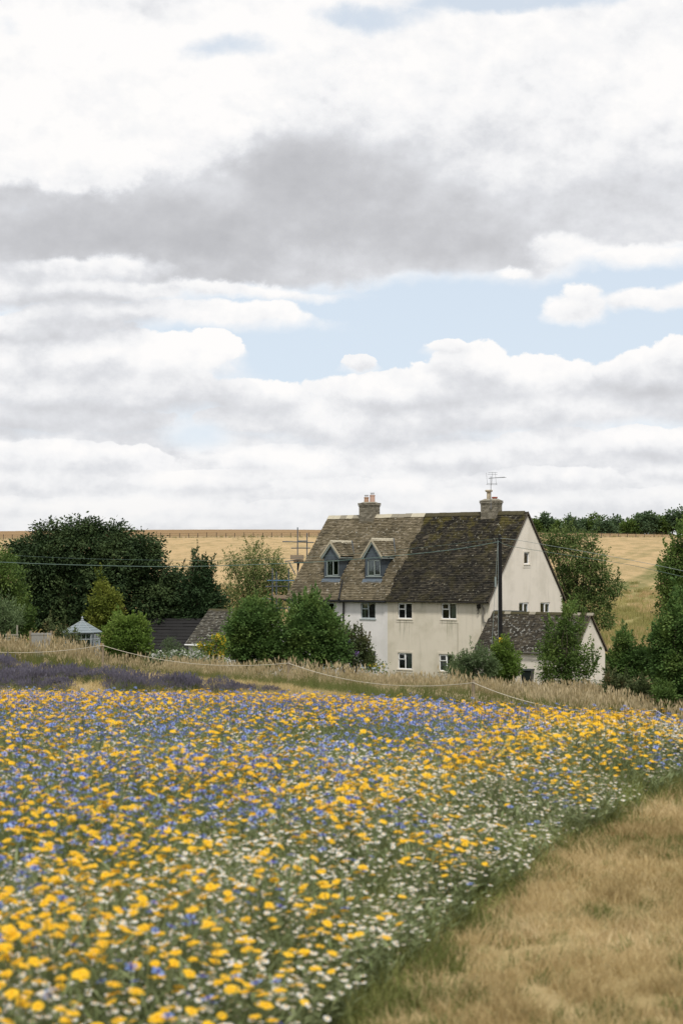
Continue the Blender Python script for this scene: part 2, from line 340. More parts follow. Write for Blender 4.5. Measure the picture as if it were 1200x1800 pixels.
m_soil, h = new_mat('soil between flower stems'); co = coord(h)
finish(h, h.mix(h.noise(co, 3, 5), (.045, .06, .022), (.10, .10, .045)), 1.0, h.noise(co, 30, 4), .5, .03, .1)
m_dry, h = new_mat('dry mown grass'); co = coord(h)
n1 = h.noise(co, 0.9, 5, .6); n2 = h.noise(co, 40, 3, .6)
c = h.mix(h.ss(n1, .38, .66), (.32, .245, .115), (.43, .335, .175)); c = h.mix(h.ss(n2, .45, .7, 0, .7), c, (.20, .145, .06)); c = h.mix(h.ss(h.noise(co, 1.7, 4, .6), .60, .72, 0, .6), c, (.15, .16, .05))
finish(h, c, 1.0, n2, .6, .02, .1)
m_track, h = new_mat('straw coloured track'); co = coord(h); n1 = h.noise(co, .35, 5, .6)
c = h.mix(h.ss(n1, .35, .65), (.42, .33, .17), (.32, .27, .12)); c = h.mix(h.ss(h.noise(co, .8, 4), .56, .7, 0, .7), c, (.17, .18, .06))
finish(h, c, 1.0, h.noise(co, 12, 4), .5, .03, .1)
m_garden, h = new_mat('rough garden grass'); co = coord(h)
finish(h, h.mix(h.noise(co, .5, 5), (.06, .085, .025), (.16, .15, .06)), 1.0, h.noise(co, 8, 4), .6, .05, .1)
def crop(name, gold, green, top):
    m, h = new_mat(name); co = coord(h); x, y, z = h.sep(co)
    big = h.noise(co, .011, 5, .6); mid = h.noise(h.comb(x, h.m('MULTIPLY', y, .35), z), .30, 6, .7); fin = h.noise(h.comb(x, h.m('MULTIPLY', y, .4), 0.0), 1.6, 4, .7)
    lowr = h.m('MULTIPLY', h.ss(y, 300, 150), h.ss(x, -30, 40, .25, 1.0))         # greener where the valley floor holds water
    gfac = h.m('ADD', lowr, h.m('MULTIPLY', h.m('SUBTRACT', big, .5), 1.3))
    c = h.mix(h.ss(gfac, .25, .95, 0, .9), gold, green)
    c = h.mix(h.ss(mid, .42, .62, 0, .42), c, tuple(v * .58 for v in green)); c = h.mix(h.ss(fin, .5, .8, 0, .45), c, top)
    # tractor lines: wheel tracks running up the field
    wob = h.m('MULTIPLY', h.m('SUBTRACT', h.noise(co, .03, 3), .5), 5.0)
    for (pa, pb, w, k) in (((1090, 1036), (1200, 979), 1.3, .8), ((1112, 1037), (1215, 984), 1.3, .7), ((1070, 999), (1130, 974), 1.0, .35), ((1060, 990), (1115, 968), 1.0, .3), ((1085, 1075), (1190, 1030), 1.2, .3)):
        A, B = hit(*pa), hit(*pb); d_ = (B - A); L_ = math.hypot(d_.x, d_.y); nx, ny = -d_.y / L_, d_.x / L_
        dist = h.m('ABSOLUTE', h.m('ADD', wob, h.m('ADD', h.m('MULTIPLY', h.m('SUBTRACT', x, A.x), nx), h.m('MULTIPLY', h.m('SUBTRACT', y, A.y), ny))))
        al = h.m('ADD', h.m('MULTIPLY', h.m('SUBTRACT', x, A.x), d_.x / L_), h.m('MULTIPLY', h.m('SUBTRACT', y, A.y), d_.y / L_))
        tl = h.m('MULTIPLY', h.ss(dist, w * 1.6, w * .5), h.m('MULTIPLY', h.ss(al, -25, 15), h.ss(al, L_ + 60, L_)))
        c = h.mix(h.m('MULTIPLY', tl, h.m('MULTIPLY', h.ss(mid, .3, .6, .5, 1.0), k)), c, (.13, .14, .045))
    finish(h, c, 1.0, h.m('ADD', mid, fin), .9, .35, .1); return m
m_wheat = crop('ripening wheat', (.47, .335, .175), (.285, .255, .10), (.53, .39, .215))
m_far, h = new_mat('ripe wheat beyond the fence'); co = coord(h); x, y, z = h.sep(co)
n1 = h.noise(h.comb(h.m('MULTIPLY', x, .15), y, z), .12, 5, .65)
c = h.mix(h.ss(n1, .35, .65), (.235, .15, .072), (.285, .19, .095)); c = h.mix(h.ss(y, 418, 402, 0, .55), c, (.36, .29, .17))
finish(h, c, 1.0, n1, .4, .3, .1)
zm = {'flower_bed_soil': m_soil, 'mown_grass_path': m_dry, 'mown_track': m_track, 'garden_ground': m_garden, 'wheat_field': m_wheat, 'far_wheat_field': m_far, 'distant_ground': m_garden}
for zn, mt in zm.items():
    qf = quads[zone == zn]; used, inv = np.unique(qf, return_inverse=True)
    tag(obj(zn, mesh_np(zn, Vg[used], inv.reshape(-1, 4), [mt], smooth=True)), kind='structure')

# ---------------------------------------------------------------- the pair of rendered cottages
ANG = math.radians(37); CA, SA = math.cos(ANG), math.sin(ANG)
HX, HY, HB = 0.0945 * 84, 84.0, EYE - 6.3           # near corner of the house, and the level of its floor
WD, LN = 7.93, 13.8; KR = 4.64 / (WD / 2); EZ, RZ = 4.83, 9.47
def lf(px, py, c=0.0):
    """photo point -> (x, z) on the house-local plane y = c"""
    a, b = ray(px, py); Y = (c + HX * SA + HY * CA) / (a * SA + CA)
    return (a * Y - HX) * CA - (Y - HY) * SA, EYE + b * Y - HB
def lg(px, py, c=0.0):
    """photo point -> (y, z) on the house-local plane x = c"""
    a, b = ray(px, py); Y = (c + HX * CA - HY * SA) / (a * CA - SA)
    return (a * Y - HX) * SA + (Y - HY) * CA, EYE + b * Y - HB
m_white = plaster('white render', (.72, .695, .675), (.60, .58, .55))
def sx(px): return lf(px, 1090)[0]
m_cream = plaster('weathered cream render toned for shade', (.67, .61, .505), (.50, .455, .35), [(sx(711), 0, lf(711, 1090)[1], .55, 1.5), (sx(788), 0, lf(788, 1091)[1], .6, 1.2), (sx(745), 0, 4.6, .3, .6)])  # same paint as the gable, darkened in colour for the front's weaker light
m_gable = plaster('cream render of the gable toned for light', (.79, .72, .63), (.62, .565, .48))  # same paint as the cream front, lightened for the light on the gable
m_upvc = plain('white window plastic', (.80, .80, .79), .35, .04)
m_grey_frame = plain('grey painted window frame', (.36, .41, .42), .5, .08)
m_lead = plain('weathered lead sheet', (.085, .105, .125), .45, .45, 3.0, .4, 0.3, .3)
m_black = plain('black plastic pipe', (.012, .012, .013), .4, .2)
m_fascia = plain('pale stone verge', (.42, .37, .27), .85, .2, 6)
m_dorm_wood = plain('grey green painted timber', (.27, .31, .29), .6, .1, 4)
m_sofit = plain('dark timber', (.03, .026, .02), .9, .3)
m_glass, h = new_mat('window glass')
gl = h.n.new('ShaderNodeBsdfGlossy'); gl.inputs['Roughness'].default_value = .03; gl.inputs['Color'].default_value = (.8, .85, .9, 1)
tr = h.n.new('ShaderNodeBsdfTransparent'); tr.inputs[0].default_value = (.72, .78, .76, 1)
fr_ = h.n.new('ShaderNodeFresnel'); fr_.inputs[0].default_value = 1.5
mx = h.n.new('ShaderNodeMixShader'); h.l.new(h.m('ADD', h.m('MULTIPLY', fr_.outputs[0], 1.0), .02), mx.inputs[0]); h.l.new(tr.outputs[0], mx.inputs[1]); h.l.new(gl.outputs[0], mx.inputs[2])
h.l.new(mx.outputs[0], h.n.new('ShaderNodeOutputMaterial').inputs[0])
m_curtain = plain('pale curtain', (.55, .53, .46), .9, .15, 8)
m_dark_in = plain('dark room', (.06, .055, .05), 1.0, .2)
def tile_mat(name, stops, lichen, lich_col, moss=0.0, dirt=0.0):
    m, h = new_mat(name); co = coord(h); r = geo(h, 'Random Per Island'); n = h.noise(co, .7, 5, .6)
    c = h.ramp(h.m('ADD', h.m('MULTIPLY', r, .7), h.m('MULTIPLY', h.ss(n, .3, .7), .3)), stops)
    if dirt: c = h.mix(h.ss(h.noise(co, 1.1, 4, .65), .45, .68, 0, dirt), c, (.035, .032, .022))
    if moss:
        x, y, z = h.sep(co)
        mz = h.m('MULTIPLY', h.ss(h.noise(co, 1.6, 4, .7), .46, .66), h.ss(z, 6.5, 9.3, .25, 1.0)); c = h.mix(h.m('MULTIPLY', mz, moss), c, (.10, .085, .022))
    sp = h.noise(co, 7.0, 2, .5); pat = h.noise(co, .45, 3, .6)
    c = h.mix(h.m('MULTIPLY', h.ss(sp, .665 - lichen * .06, .70 - lichen * .06), h.ss(pat, .40, .62, .25, 1.0)), c, lich_col)
    finish(h, c, .95, h.noise(co, 25, 4), .5, .015, .15); return m
m_tile_new = tile_mat('tan stone slates', [(0, (.085, .070, .043)), (.35, (.135, .112, .070)), (.75, (.18, .15, .10)), (1, (.27, .23, .165))], .2, (.42, .40, .34), dirt=.55)
m_tile_old = tile_mat('old dark stone slates', [(0, (.013, .012, .010)), (.5, (.028, .025, .02)), (.88, (.055, .048, .034)), (1, (.12, .10, .07))], .15, (.24, .23, .18), moss=.75)
m_tile_ext = tile_mat('dark concrete tiles with lichen', [(0, (.022, .020, .016)), (.6, (.05, .043, .032)), (1, (.085, .072, .05))], 1.1, (.42, .42, .38))
m_ridge_new = plain('pale ridge stone', (.45, .41, .31), .9, .3, 1.2)
m_ridge_old = plain('mossy ridge stone', (.06, .052, .026), .95, .5, 4)

def tiles(name, mat, parent, o, xd, sd, x0_, x1_, s1, course=.125, wmin=.12, wmax=.27, cut=None, seed=1, lift=.042):
    """overlapping slates on the plane through o with xd across and sd up the slope: every slate its own wedge, joined into one part"""
    rg = np.random.default_rng(seed); o = np.array(o, float); xd = np.array(xd, float); sd = np.array(sd, float); sd /= np.linalg.norm(sd); nd = np.cross(xd, sd)
    if nd[2] < 0: nd = -nd
    V = []; n = int(math.ceil(s1 / course))
    for k in range(n):
        jt = .09 * math.sin(k * 12.9) + .05 * math.sin(k * 5.1); x0 = x0_ + (jt if x0_ == SPL else 0); x1 = x1_ + (jt if x1_ == SPL else 0)
        s0 = k * course; x = x0 - rg.uniform(0, wmax)
        while x < x1:
            w = rg.uniform(wmin, wmax); a, b = max(x + .004, x0), min(x + w - .004, x1); x += w
            if b - a < .03 or (cut and cut((a + b) / 2, s0 + .06)): continue
            ss_, up, j = s0 + rg.normal(0, .009), lift + rg.normal(0, .008), min(s0 + course * 1.3, s1 + .02)
            V.append([(a, ss_, -.01), (b, ss_, -.01), (b, j, -.02), (a, j, -.02), (a, ss_, up), (b, ss_ + rg.normal(0, .004), up + rg.normal(0, .004)), (b, j, .004), (a, j, .004)])
    V = np.array(V); W = o + V[..., 0:1] * xd + V[..., 1:2] * sd + V[..., 2:3] * nd
    fq = np.array([(4, 5, 6, 7), (0, 1, 5, 4), (1, 2, 6, 5), (3, 0, 4, 7)]); Q = (np.arange(len(V))[:, None, None] * 8 + fq[None]).reshape(-1, 4)
    return tag(obj(name, mesh_np(name, W.reshape(-1, 3), Q, [mat]), parent), kind='stuff')
def Mf(c): return lambda u, d_, z: (u, c + d_, z)            # wall facing local -y
def Mg(c): return lambda u, d_, z: (c - d_, u, z)            # wall facing local +x
def ubox(mb, M, u0, u1, d0, d1, z0, z1, mi=0):
    mb.hexa([M(u0, d0, z0), M(u1, d0, z0), M(u1, d1, z0), M(u0, d1, z0), M(u0, d0, z1), M(u1, d0, z1), M(u1, d1, z1), M(u0, d1, z1)], mi)
def wall(mb, M, u0, u1, zb, top, brk=(), holes=(), dep=.16, mi=0):
    """wall sheet under a roofline top(u), with real openings and reveals"""
    us = sorted({u0, u1, *brk, *[h_[0] for h_ in holes], *[h_[1] for h_ in holes]})
    for a, b in zip(us[:-1], us[1:]):
        z = [zb]; hs = sorted([h_ for h_ in holes if h_[0] <= a + 1e-6 and h_[1] >= b - 1e-6], key=lambda h_: h_[2])
        for h_ in hs:
            mb.add([M(a, 0, z[-1]), M(b, 0, z[-1]), M(b, 0, h_[2]), M(a, 0, h_[2])], [(0, 1, 2, 3)], mi); z.append(h_[3])
        mb.add([M(a, 0, z[-1]), M(b, 0, z[-1]), M(b, 0, top(b)), M(a, 0, top(a))], [(0, 1, 2, 3)], mi)
    for (a, b, z0, z1) in holes:
        c4 = [(a, z0), (b, z0), (b, z1), (a, z1)]
        for i in range(4):
            p, q2 = c4[i], c4[(i + 1) % 4]; mb.add([M(p[0], 0, p[1]), M(q2[0], 0, q2[1]), M(q2[0], dep, q2[1]), M(p[0], dep, p[1])], [(0, 1, 2, 3)], mi)
def window(parent, M, a, b, z0, z1, style='opener', frame=None, curtain=0, surround=None, sill=True, label=None, name='window'):
    frame = frame or m_upvc; f = MB(); t = .055; d0, d1 = .05, .12; mid = (a + b) / 2
    ubox(f, M, a, b, d0, d1, z0, z0 + t); ubox(f, M, a, b, d0, d1, z1 - t, z1)
    ubox(f, M, a, a + t, d0, d1, z0 + t, z1 - t); ubox(f, M, b - t, b, d0, d1, z0 + t, z1 - t)
    panes = []
    if style in ('opener', 'pair'):
        ubox(f, M, mid - t / 2, mid + t / 2, d0, d1, z0 + t, z1 - t)
        if style == 'opener':
            zt = z0 + (z1 - z0) * .60
            ubox(f, M, a + t, mid - t / 2, d0, d1, zt - t / 2, zt + t / 2)
            # the small top light is an opening sash, proud of the frame
            for (p0, p1, q0, q1) in ((a + t * .6, mid - t * .1, zt, zt + .035), (a + t * .6, mid - t * .1, z1 - t - .035, z1 - t), (a + t * .6, a + t + .03, zt + .035, z1 - t - .035), (mid - t / 2 - .03, mid - t * .1, zt + .035, z1 - t - .035)):
                ubox(f, M, p0, p1, d0 - .022, d0 - .001, q0, q1)
            panes = [(a + t, mid - t / 2, z0 + t, zt - t / 2), (a + t + .03, mid - t / 2 - .03, zt + .035, z1 - t - .035), (mid + t / 2, b - t, z0 + t, z1 - t)]
        else:
            for (p0, p1, q0, q1) in ((mid, mid + .04, z0 + t, z1 - t), (b - t - .03, b - t + .01, z0 + t, z1 - t), (mid + .04, b - t - .03, z0 + t, z0 + t + .035), (mid + .04, b - t - .03, z1 - t - .035, z1 - t)):
                ubox(f, M, p0, p1, d0 - .022, d0 - .001, q0, q1)
            panes = [(a + t, mid - t / 2, z0 + t, z1 - t), (mid + .04, b - t - .03, z0 + t + .035, z1 - t - .035)]
    else: panes = [(a + t, b - t, z0 + t, z1 - t)]
    w = f.build(name, frame, parent, bevel=.006)
    if label: w['label'] = label
    for (p0, p1, q0, q1) in panes:
        g_ = MB(); ubox(g_, M, p0, p1, .08, .09, q0, q1); g_.build('pane', m_glass, w)
    if sill:
        s_ = MB(); ubox(s_, M, a - .06, b + .06, -.05, .06, z0 - .06, z0 - .002); s_.build('sill', surround or frame, w, bevel=.006)
    if curtain:
        for (c0, c1) in ([(mid + .02, b - .04)] if curtain == 1 else [(a + .02, a + (b - a) * .22), (b - (b - a) * .22, b - .02)] if curtain == 2 else [(a + .04, b - .04)]):
            cu = MB(); n = max(4, int((c1 - c0) / .05)); pts = [(c0 + (c1 - c0) * i / n, .22 + (.03 if i % 2 else 0)) for i in range(n + 1)]; zc = z1 if curtain != 3 else z0 + (z1 - z0) * .5
            for (p, q2) in zip(pts[:-1], pts[1:]): cu.add([M(p[0], p[1], z0), M(q2[0], q2[1], z0), M(q2[0], q2[1], zc), M(p[0], p[1], zc)], [(0, 1, 2, 3)])
            cu.build('curtain', m_curtain, w)
    if surround and style != 'dormer':
        s_ = MB(); e = .11; ubox(s_, M, a - e, a, -.018, .01, z0 - .07, z1 + e); ubox(s_, M, b, b + e, -.018, .01, z0 - .07, z1 + e)
        ubox(s_, M, a, b, -.018, .01, z1, z1 + e); ubox(s_, M, a - e, b + e, -.018, .01, z0 - .20, z0 - .07); s_.build('window_surround', surround, w, bevel=.004)
    return w

house = tag(empty('cottage_pair', (HX, HY, HB), -ANG), 'pair of joined cottages, one end white and one cream, under one long steep stone roof', 'house')
SPL = -6.7
def rect(p0, p1, p2, p3, fn=lf): a, z1 = fn(p0, p2); b, _ = fn(p1, p2); _, z0 = fn((p0 + p1) / 2, p3); return (a, b, z0, z1)
white_w = [(rect(561.5, 587, 1059, 1087.5), 'opener', 0), (rect(633.8, 659.5, 1058.8, 1087.5), 'opener', 2), (rect(633.8, 659.5, 1145.5, 1174), 'opener', 1), (rect(556, 581, 1145, 1174), 'opener', 0)]
cream_w = [(rect(698.8, 723.8, 1059.5, 1087.8), 'opener', 0), (rect(775, 801.6, 1059.4, 1088.6), 'opener', 1), (rect(698.8, 724, 1147, 1176.5), 'opener', 1), (rect(771, 797, 1149.5, 1180), 'opener', 3)]
gable_w = [(rect(920, 929.4, 970.7, 991.7, lg), 'single', 0), (rect(911.6, 928.6, 1059.4, 1078.5, lg), 'pair', 0), (rect(949, 966, 1059.4, 1078.5, lg), 'pair', 0)]
b_ = MB(); wall(b_, Mf(0), -LN, SPL, -.6, lambda u: EZ - .02, holes=[w[0] for w in white_w]); b_.build('front_wall', m_white, house)['label'] = 'white rendered front wall'
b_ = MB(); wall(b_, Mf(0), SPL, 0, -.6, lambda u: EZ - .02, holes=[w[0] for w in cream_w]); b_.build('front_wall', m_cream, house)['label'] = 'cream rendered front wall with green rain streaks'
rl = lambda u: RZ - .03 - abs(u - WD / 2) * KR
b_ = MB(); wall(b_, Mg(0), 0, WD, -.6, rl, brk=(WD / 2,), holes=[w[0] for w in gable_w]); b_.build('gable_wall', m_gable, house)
b_ = MB(); wall(b_, lambda u, d_, z: (-LN + d_, u, z), 0, WD, -.6, rl, brk=(WD / 2,)); b_.build('gable_wall', m_white, house)
b_ = MB(); wall(b_, lambda u, d_, z: (u, WD - d_, z), -LN, 0, -.6, lambda u: EZ - .02); b_.build('rear_wall', m_white, house)
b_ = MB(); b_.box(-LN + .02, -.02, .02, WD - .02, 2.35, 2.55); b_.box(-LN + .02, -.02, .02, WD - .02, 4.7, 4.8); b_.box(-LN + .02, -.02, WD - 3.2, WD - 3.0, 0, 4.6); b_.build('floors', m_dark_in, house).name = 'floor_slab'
for (r_, st, cu), lab in zip(white_w, [None, 'grey framed window', 'grey framed window', None]): window(house, Mf(0), *r_, st, m_grey_frame, cu, label=lab)
for (r_, st, cu) in cream_w: window(house, Mf(0), *r_, st, m_upvc, cu, surround=m_cream)
for (r_, st, cu) in gable_w: window(house, Mg(0), *r_, st, m_upvc, cu, sill=st == 'single', surround=m_gable if st == 'single' else None)
# plaster joints
b_ = MB()
for px in (804, 846): x_ = sx(px); b_.box(x_ - .012, x_ + .012, -.012, -.001, -.3, EZ - .1)
b_.build('render_joint', plain('joint strip', (.30, .27, .2), .9), house)
# roof: slates on both slopes, left part newer
OV = .27; seg = math.hypot(WD / 2 + OV, (WD / 2 + OV) * KR); ze = EZ - OV * KR; sdv = (0, 1, KR); sdr = (0, -1, KR)
# dormers first, so the slates can leave room for them
DY = .69
dorms = []
for (fl, fr2, ap, ey, wl, wr, wt, wb) in ((569.3, 596.5, 953, 977, 573, 595.7, 984, 1012.5), (641, 669.5, 949, 976.5, 645, 668.7, 983.5, 1012.5)):
    a, _ = lf(fl, 1000, DY); b, _ = lf(fr2, 1000, DY); cx, za = lf((fl + fr2) / 2, ap, DY); _, ze2 = lf(fl, ey, DY)
    wa, z1_ = lf(wl, wt, DY); wb_, z0_ = lf(wr, wb, DY); dorms.append(dict(a=a, b=b, za=za, ze=ze2 + .12, w=(wa, wb_ - .01, z0_, z1_)))
def roof_y(z): return (z - EZ) / KR
def cut_d(x, s):
    y = -OV + s / math.sqrt(1 + KR * KR)
    for D in dorms:
        if D['a'] < x < D['b'] and y > DY + .02:
            top = D['za'] - abs(x - (D['a'] + D['b']) / 2) * (D['za'] - D['ze']) / ((D['b'] - D['a']) / 2)
            if EZ + y * KR < top - .12: return True
    return False
VG = .07
tiles('roof_slates', m_tile_new, house, (0, -OV, ze), (1, 0, 0), sdv, -LN - VG - .05, SPL, seg, cut=cut_d, seed=3)['label'] = 'newer tan slates of the white end'
tiles('roof_slates', m_tile_old, house, (0, -OV, ze), (1, 0, 0), sdv, SPL, VG, seg, seed=4)['label'] = 'old dark mossy slates of the cream end'
tiles('roof_slates', m_tile_new, house, (0, WD + OV, ze), (1, 0, 0), sdr, -LN - VG, SPL, seg, .25, .4, .6, seed=5); tiles('roof_slates', m_tile_old, house, (0, WD + OV, ze), (1, 0, 0), sdr, SPL, VG, seg, .25, .4, .6, seed=6)
def slab(mb, x0, x1, y0, z0, y1, z1, th):     # underlay of a roof slope, a real board under the slates
    mb.hexa([(x0, y0, z0 - th), (x1, y0, z0 - th), (x1, y1, z1 - th), (x0, y1, z1 - th), (x0, y0, z0 - .02), (x1, y0, z0 - .02), (x1, y1, z1 - .02), (x0, y1, z1 - .02)])
b_ = MB()
nd = len(dorms); xs_ = [-LN - VG] + [v for D in dorms for v in (D['a'] + .05, D['b'] - .05)] + [VG]
for i in range(0, len(xs_), 2): slab(b_, xs_[i], xs_[i + 1], -OV + .02, ze + .02 * KR, WD / 2, RZ, .09)
for D in dorms:
    slab(b_, D['a'] + .05, D['b'] - .05, -OV + .02, ze + .02 * KR, DY - .01, EZ + (DY - .01) * KR, .09); yt = roof_y(D['za']) + .1; slab(b_, D['a'] + .05, D['b'] - .05, yt, EZ + yt * KR, WD / 2, RZ, .09)
slab(b_, -LN - VG, VG, WD + OV - .02, ze, WD / 2 + .002, RZ, .09); b_.build('roof_boards', m_sofit, house).name = 'roof_underlay'
# stone verge on the gable end
b_ = MB()
for s_ in (1, -1):
    c0 = WD / 2 - s_ * (WD / 2 + OV)
    b_.prism([(VG - .005, c0, ze - .10), (VG - .005, c0, ze + .035), (VG - .005, WD / 2, RZ + .035), (VG - .005, WD / 2, RZ - .10)], (.035, 0, 0))
b_.build('verge', plain('dark verge board', (.075, .06, .045), .9, .3), house)
rt = MB(); L_ = .47
rt.add([(0, -.19, -.19), (0, 0, .03), (0, .19, -.19), (0, .16, -.22), (0, 0, -.02), (0, -.16, -.22), (L_, -.19, -.19), (L_, 0, .03), (L_, .19, -.19), (L_, .16, -.22), (L_, 0, -.02), (L_, -.16, -.22)],
       [(0, 1, 7, 6), (1, 2, 8, 7), (2, 3, 9, 8), (3, 4, 10, 9), (4, 5, 11, 10), (5, 0, 6, 11), (0, 5, 4, 1), (1, 4, 3, 2), (6, 7, 10, 11), (7, 8, 9, 10)])
rmesh = {}
for nm, mt in (('new', m_ridge_new), ('old', m_ridge_old)): rmesh[nm] = mesh_np('ridge_tile', rt.V, rt.P, [mt])
m_ridge_mid = plain('greyed ridge stone', (.25, .225, .17), .9, .3, 2); rmesh['mid'] = mesh_np('ridge_tile', rt.V, rt.P, [m_ridge_mid])
x_ = -LN - VG - .03
while x_ < VG - .2:
    k = 'old' if x_ > SPL - .2 else ('new' if rng.random() < .72 else 'mid')
    o = obj('ridge_tile', rmesh[k], house, (x_, WD / 2, RZ + .055 + rng.normal(0, .006)), (rng.normal(0, .01), 0, rng.normal(0, .004))); o.scale.x = min(1, (VG + .03 - x_) / .47); x_ += .475
# dormers
for D in dorms:
    a, b, za, zE = D['a'], D['b'], D['za'], D['ze']; cx = (a + b) / 2; kd = (za - zE) / (b - cx); zb = EZ + DY * KR
    dm = obj('dormer', None, house, (0, 0, 0))
    f = MB(); wall(f, Mf(DY), a, b, zb - .05, lambda u: za - abs(u - cx) * kd, brk=(cx,), holes=[D['w']], dep=.12); f.build('dormer_face', m_lead, dm)
    for s_, X_ in ((-1, a), (1, b)):
        yy = roof_y(zE) + .03; c_ = MB(); c_.prism([(X_, DY, zb - .06), (X_, DY, zE), (X_, yy, zE)], (-.06 * s_, 0, 0)); c_.build('cheek', m_lead, dm)
    fl_ = MB(); fl_.hexa([(a - .12, DY - .13, EZ + (DY - .13) * KR + .03), (b + .10, DY - .13, EZ + (DY - .13) * KR + .03), (b + .10, DY - .002, zb + .03), (a - .12, DY - .002, zb + .03), (a - .12, DY - .13, EZ + (DY - .13) * KR + .06), (b + .10, DY - .13, EZ + (DY - .13) * KR + .06), (b + .10, DY - .002, zb + .09), (a - .12, DY - .002, zb + .09)]); fl_.build('lead_apron', plain('bright lead', (.10, .125, .15), .5, .3, 5), dm)
    e = .17; yb = DY - .14
    for s_ in (-1, 1):
        x_e = cx + s_ * (b - cx + e); z_e = zE - e * kd + .05; zr = za + .05; yr = roof_y(zr) + .05; ye = roof_y(z_e) + .05
        u_ = MB(); u_.hexa([(x_e, yb, z_e - .06), (cx, yb, zr - .06), (cx, yr, zr - .06), (x_e, ye, z_e - .06), (x_e, yb, z_e), (cx, yb, zr), (cx, yr, zr), (x_e, ye, z_e)]); u_.build('dormer_roof', m_sofit, dm)
        ln_ = math.hypot(b - cx + e, zr - z_e); sl = Vector((-s_ * (b - cx + e), 0, zr - z_e)).normalized()
        def cutd(x, s, x_e=x_e, z_e=z_e, sl=sl, ye=ye): return x > roof_y(z_e + sl.z * s) + .12
        tiles('dormer_slates', m_tile_new, dm, (x_e, 0, z_e + .005), (0, 1, 0), tuple(sl), yb, yr, ln_, .13, .16, .3, cut=cutd, seed=11 + s_)
        bb = MB(); bb.prism([(x_e, yb - .03, z_e - .12), (cx, yb - .03, zr - .14), (cx, yb - .03, zr + .03), (x_e, yb - .03, z_e + .03)], (0, .028, 0)); bb.build('barge_board', m_fascia, dm)
        b2 = MB(); b2.prism([(x_e - s_ * .08, yb + .005, z_e - .17), (cx, yb + .005, zr - .26), (cx, yb + .005, zr - .13), (x_e - s_ * .08, yb + .005, z_e - .05)], (0, .12, 0)); b2.build('barge_board', m_dorm_wood, dm)
        fb = MB(); fb.box(min(x_e, x_e - s_ * .03), max(x_e, x_e - s_ * .03), yb + .01, ye - .1, z_e - .12, z_e - .062); fb.build('eaves_board', m_dorm_wood, dm)
        vl = MB(); vl.tube([(x_e, ye - .02, z_e + .03), (cx + s_ * .03, yr - .06, zr + .06)], .03, 6); vl.build('valley_lead', m_lead, dm)
    y_ = yb
    while y_ < roof_y(za) - .1:
        o = obj('ridge_tile', rmesh['new'], dm, (cx, y_, za + .10), (0, 0, PI / 2)); o.scale = (.72, .55, .7); y_ += .36
    window(dm, Mf(DY), *D['w'], 'pair', m_dorm_wood, 2, name='dormer_window')
# make the dormer's window panes sub-parts of the dormer itself (never a fourth level)
for D_ in [o for o in list(COL.objects) if o.name.split('.')[0] == 'dormer_window']:
    for ch in [c for c in list(COL.objects) if c.parent == D_]: ch.parent = D_.parent
# gutters and pipes
b_ = MB(); b_.tube([(-LN - .1, -OV - .03, ze - .05), (SPL + .05, -OV - .03, ze - .06)], .06, 8); b_.build('gutter_or_eave_line', m_black, house)
b_ = MB(); b_.tube([(SPL + .1, -OV - .02, ze - .03), (0.0, -OV - .02, ze - .04)], .03, 8); b_.build('gutter_or_eave_line', m_sofit, house)  # no gutter on this end: thin dark tube draws the eave's dark underside
p0 = lf(595, 1020, .3); p1 = lf(595, 1046, -OV - .1); p2 = lf(603.5, 1059, -.09)
b_ = MB(); b_.tube([(p0[0], roof_y(p0[1]) - .02, p0[1]), (p1[0], -OV - .1, ze + .05), (p1[0], -OV - .1, ze - .12), (p2[0], -.09, p2[1]), (p2[0], -.09, -.3)], .052, 8); b_.build('downpipe', m_black, house)
b_ = MB(); b_.tube([(-LN + .15, -OV - .02, ze - .08), (-LN + .2, -OV + .02, ze - .2), (-LN + .32, -.07, ze - .45), (-LN + .32, -.07, -.3)], .04, 8); b_.build('downpipe', m_black, house)
q0 = sx(849); b_ = MB(); b_.tube([(q0, -OV, ze - .02), (q0 + .05, -.08, ze - .35), (q0 + .02, -.08, ze - .8), (sx(851), -.08, ze - 1.05), (sx(856), -.09, ze - 1.12)], .045, 8); b_.build('downpipe', plain('grey pipe', (.16, .15, .13), .6), house)
b_ = MB(); q1 = sx(842); b_.box(q1 - .10, q1 + .08, -.12, -.002, ze - .35, ze - .12); b_.tube([(q1, -.1, ze - .3), (q1 + .05, -.12, ze - .55), (q1 - .06, -.1, ze - .65), (q1, -.1, ze - .35)], .015, 6); b_.tube([(q1 + .1, -.1, ze - .1), (q1 - .1, -.13, ze - .5)], .015, 5); b_.build('cable_box', m_sofit, house)
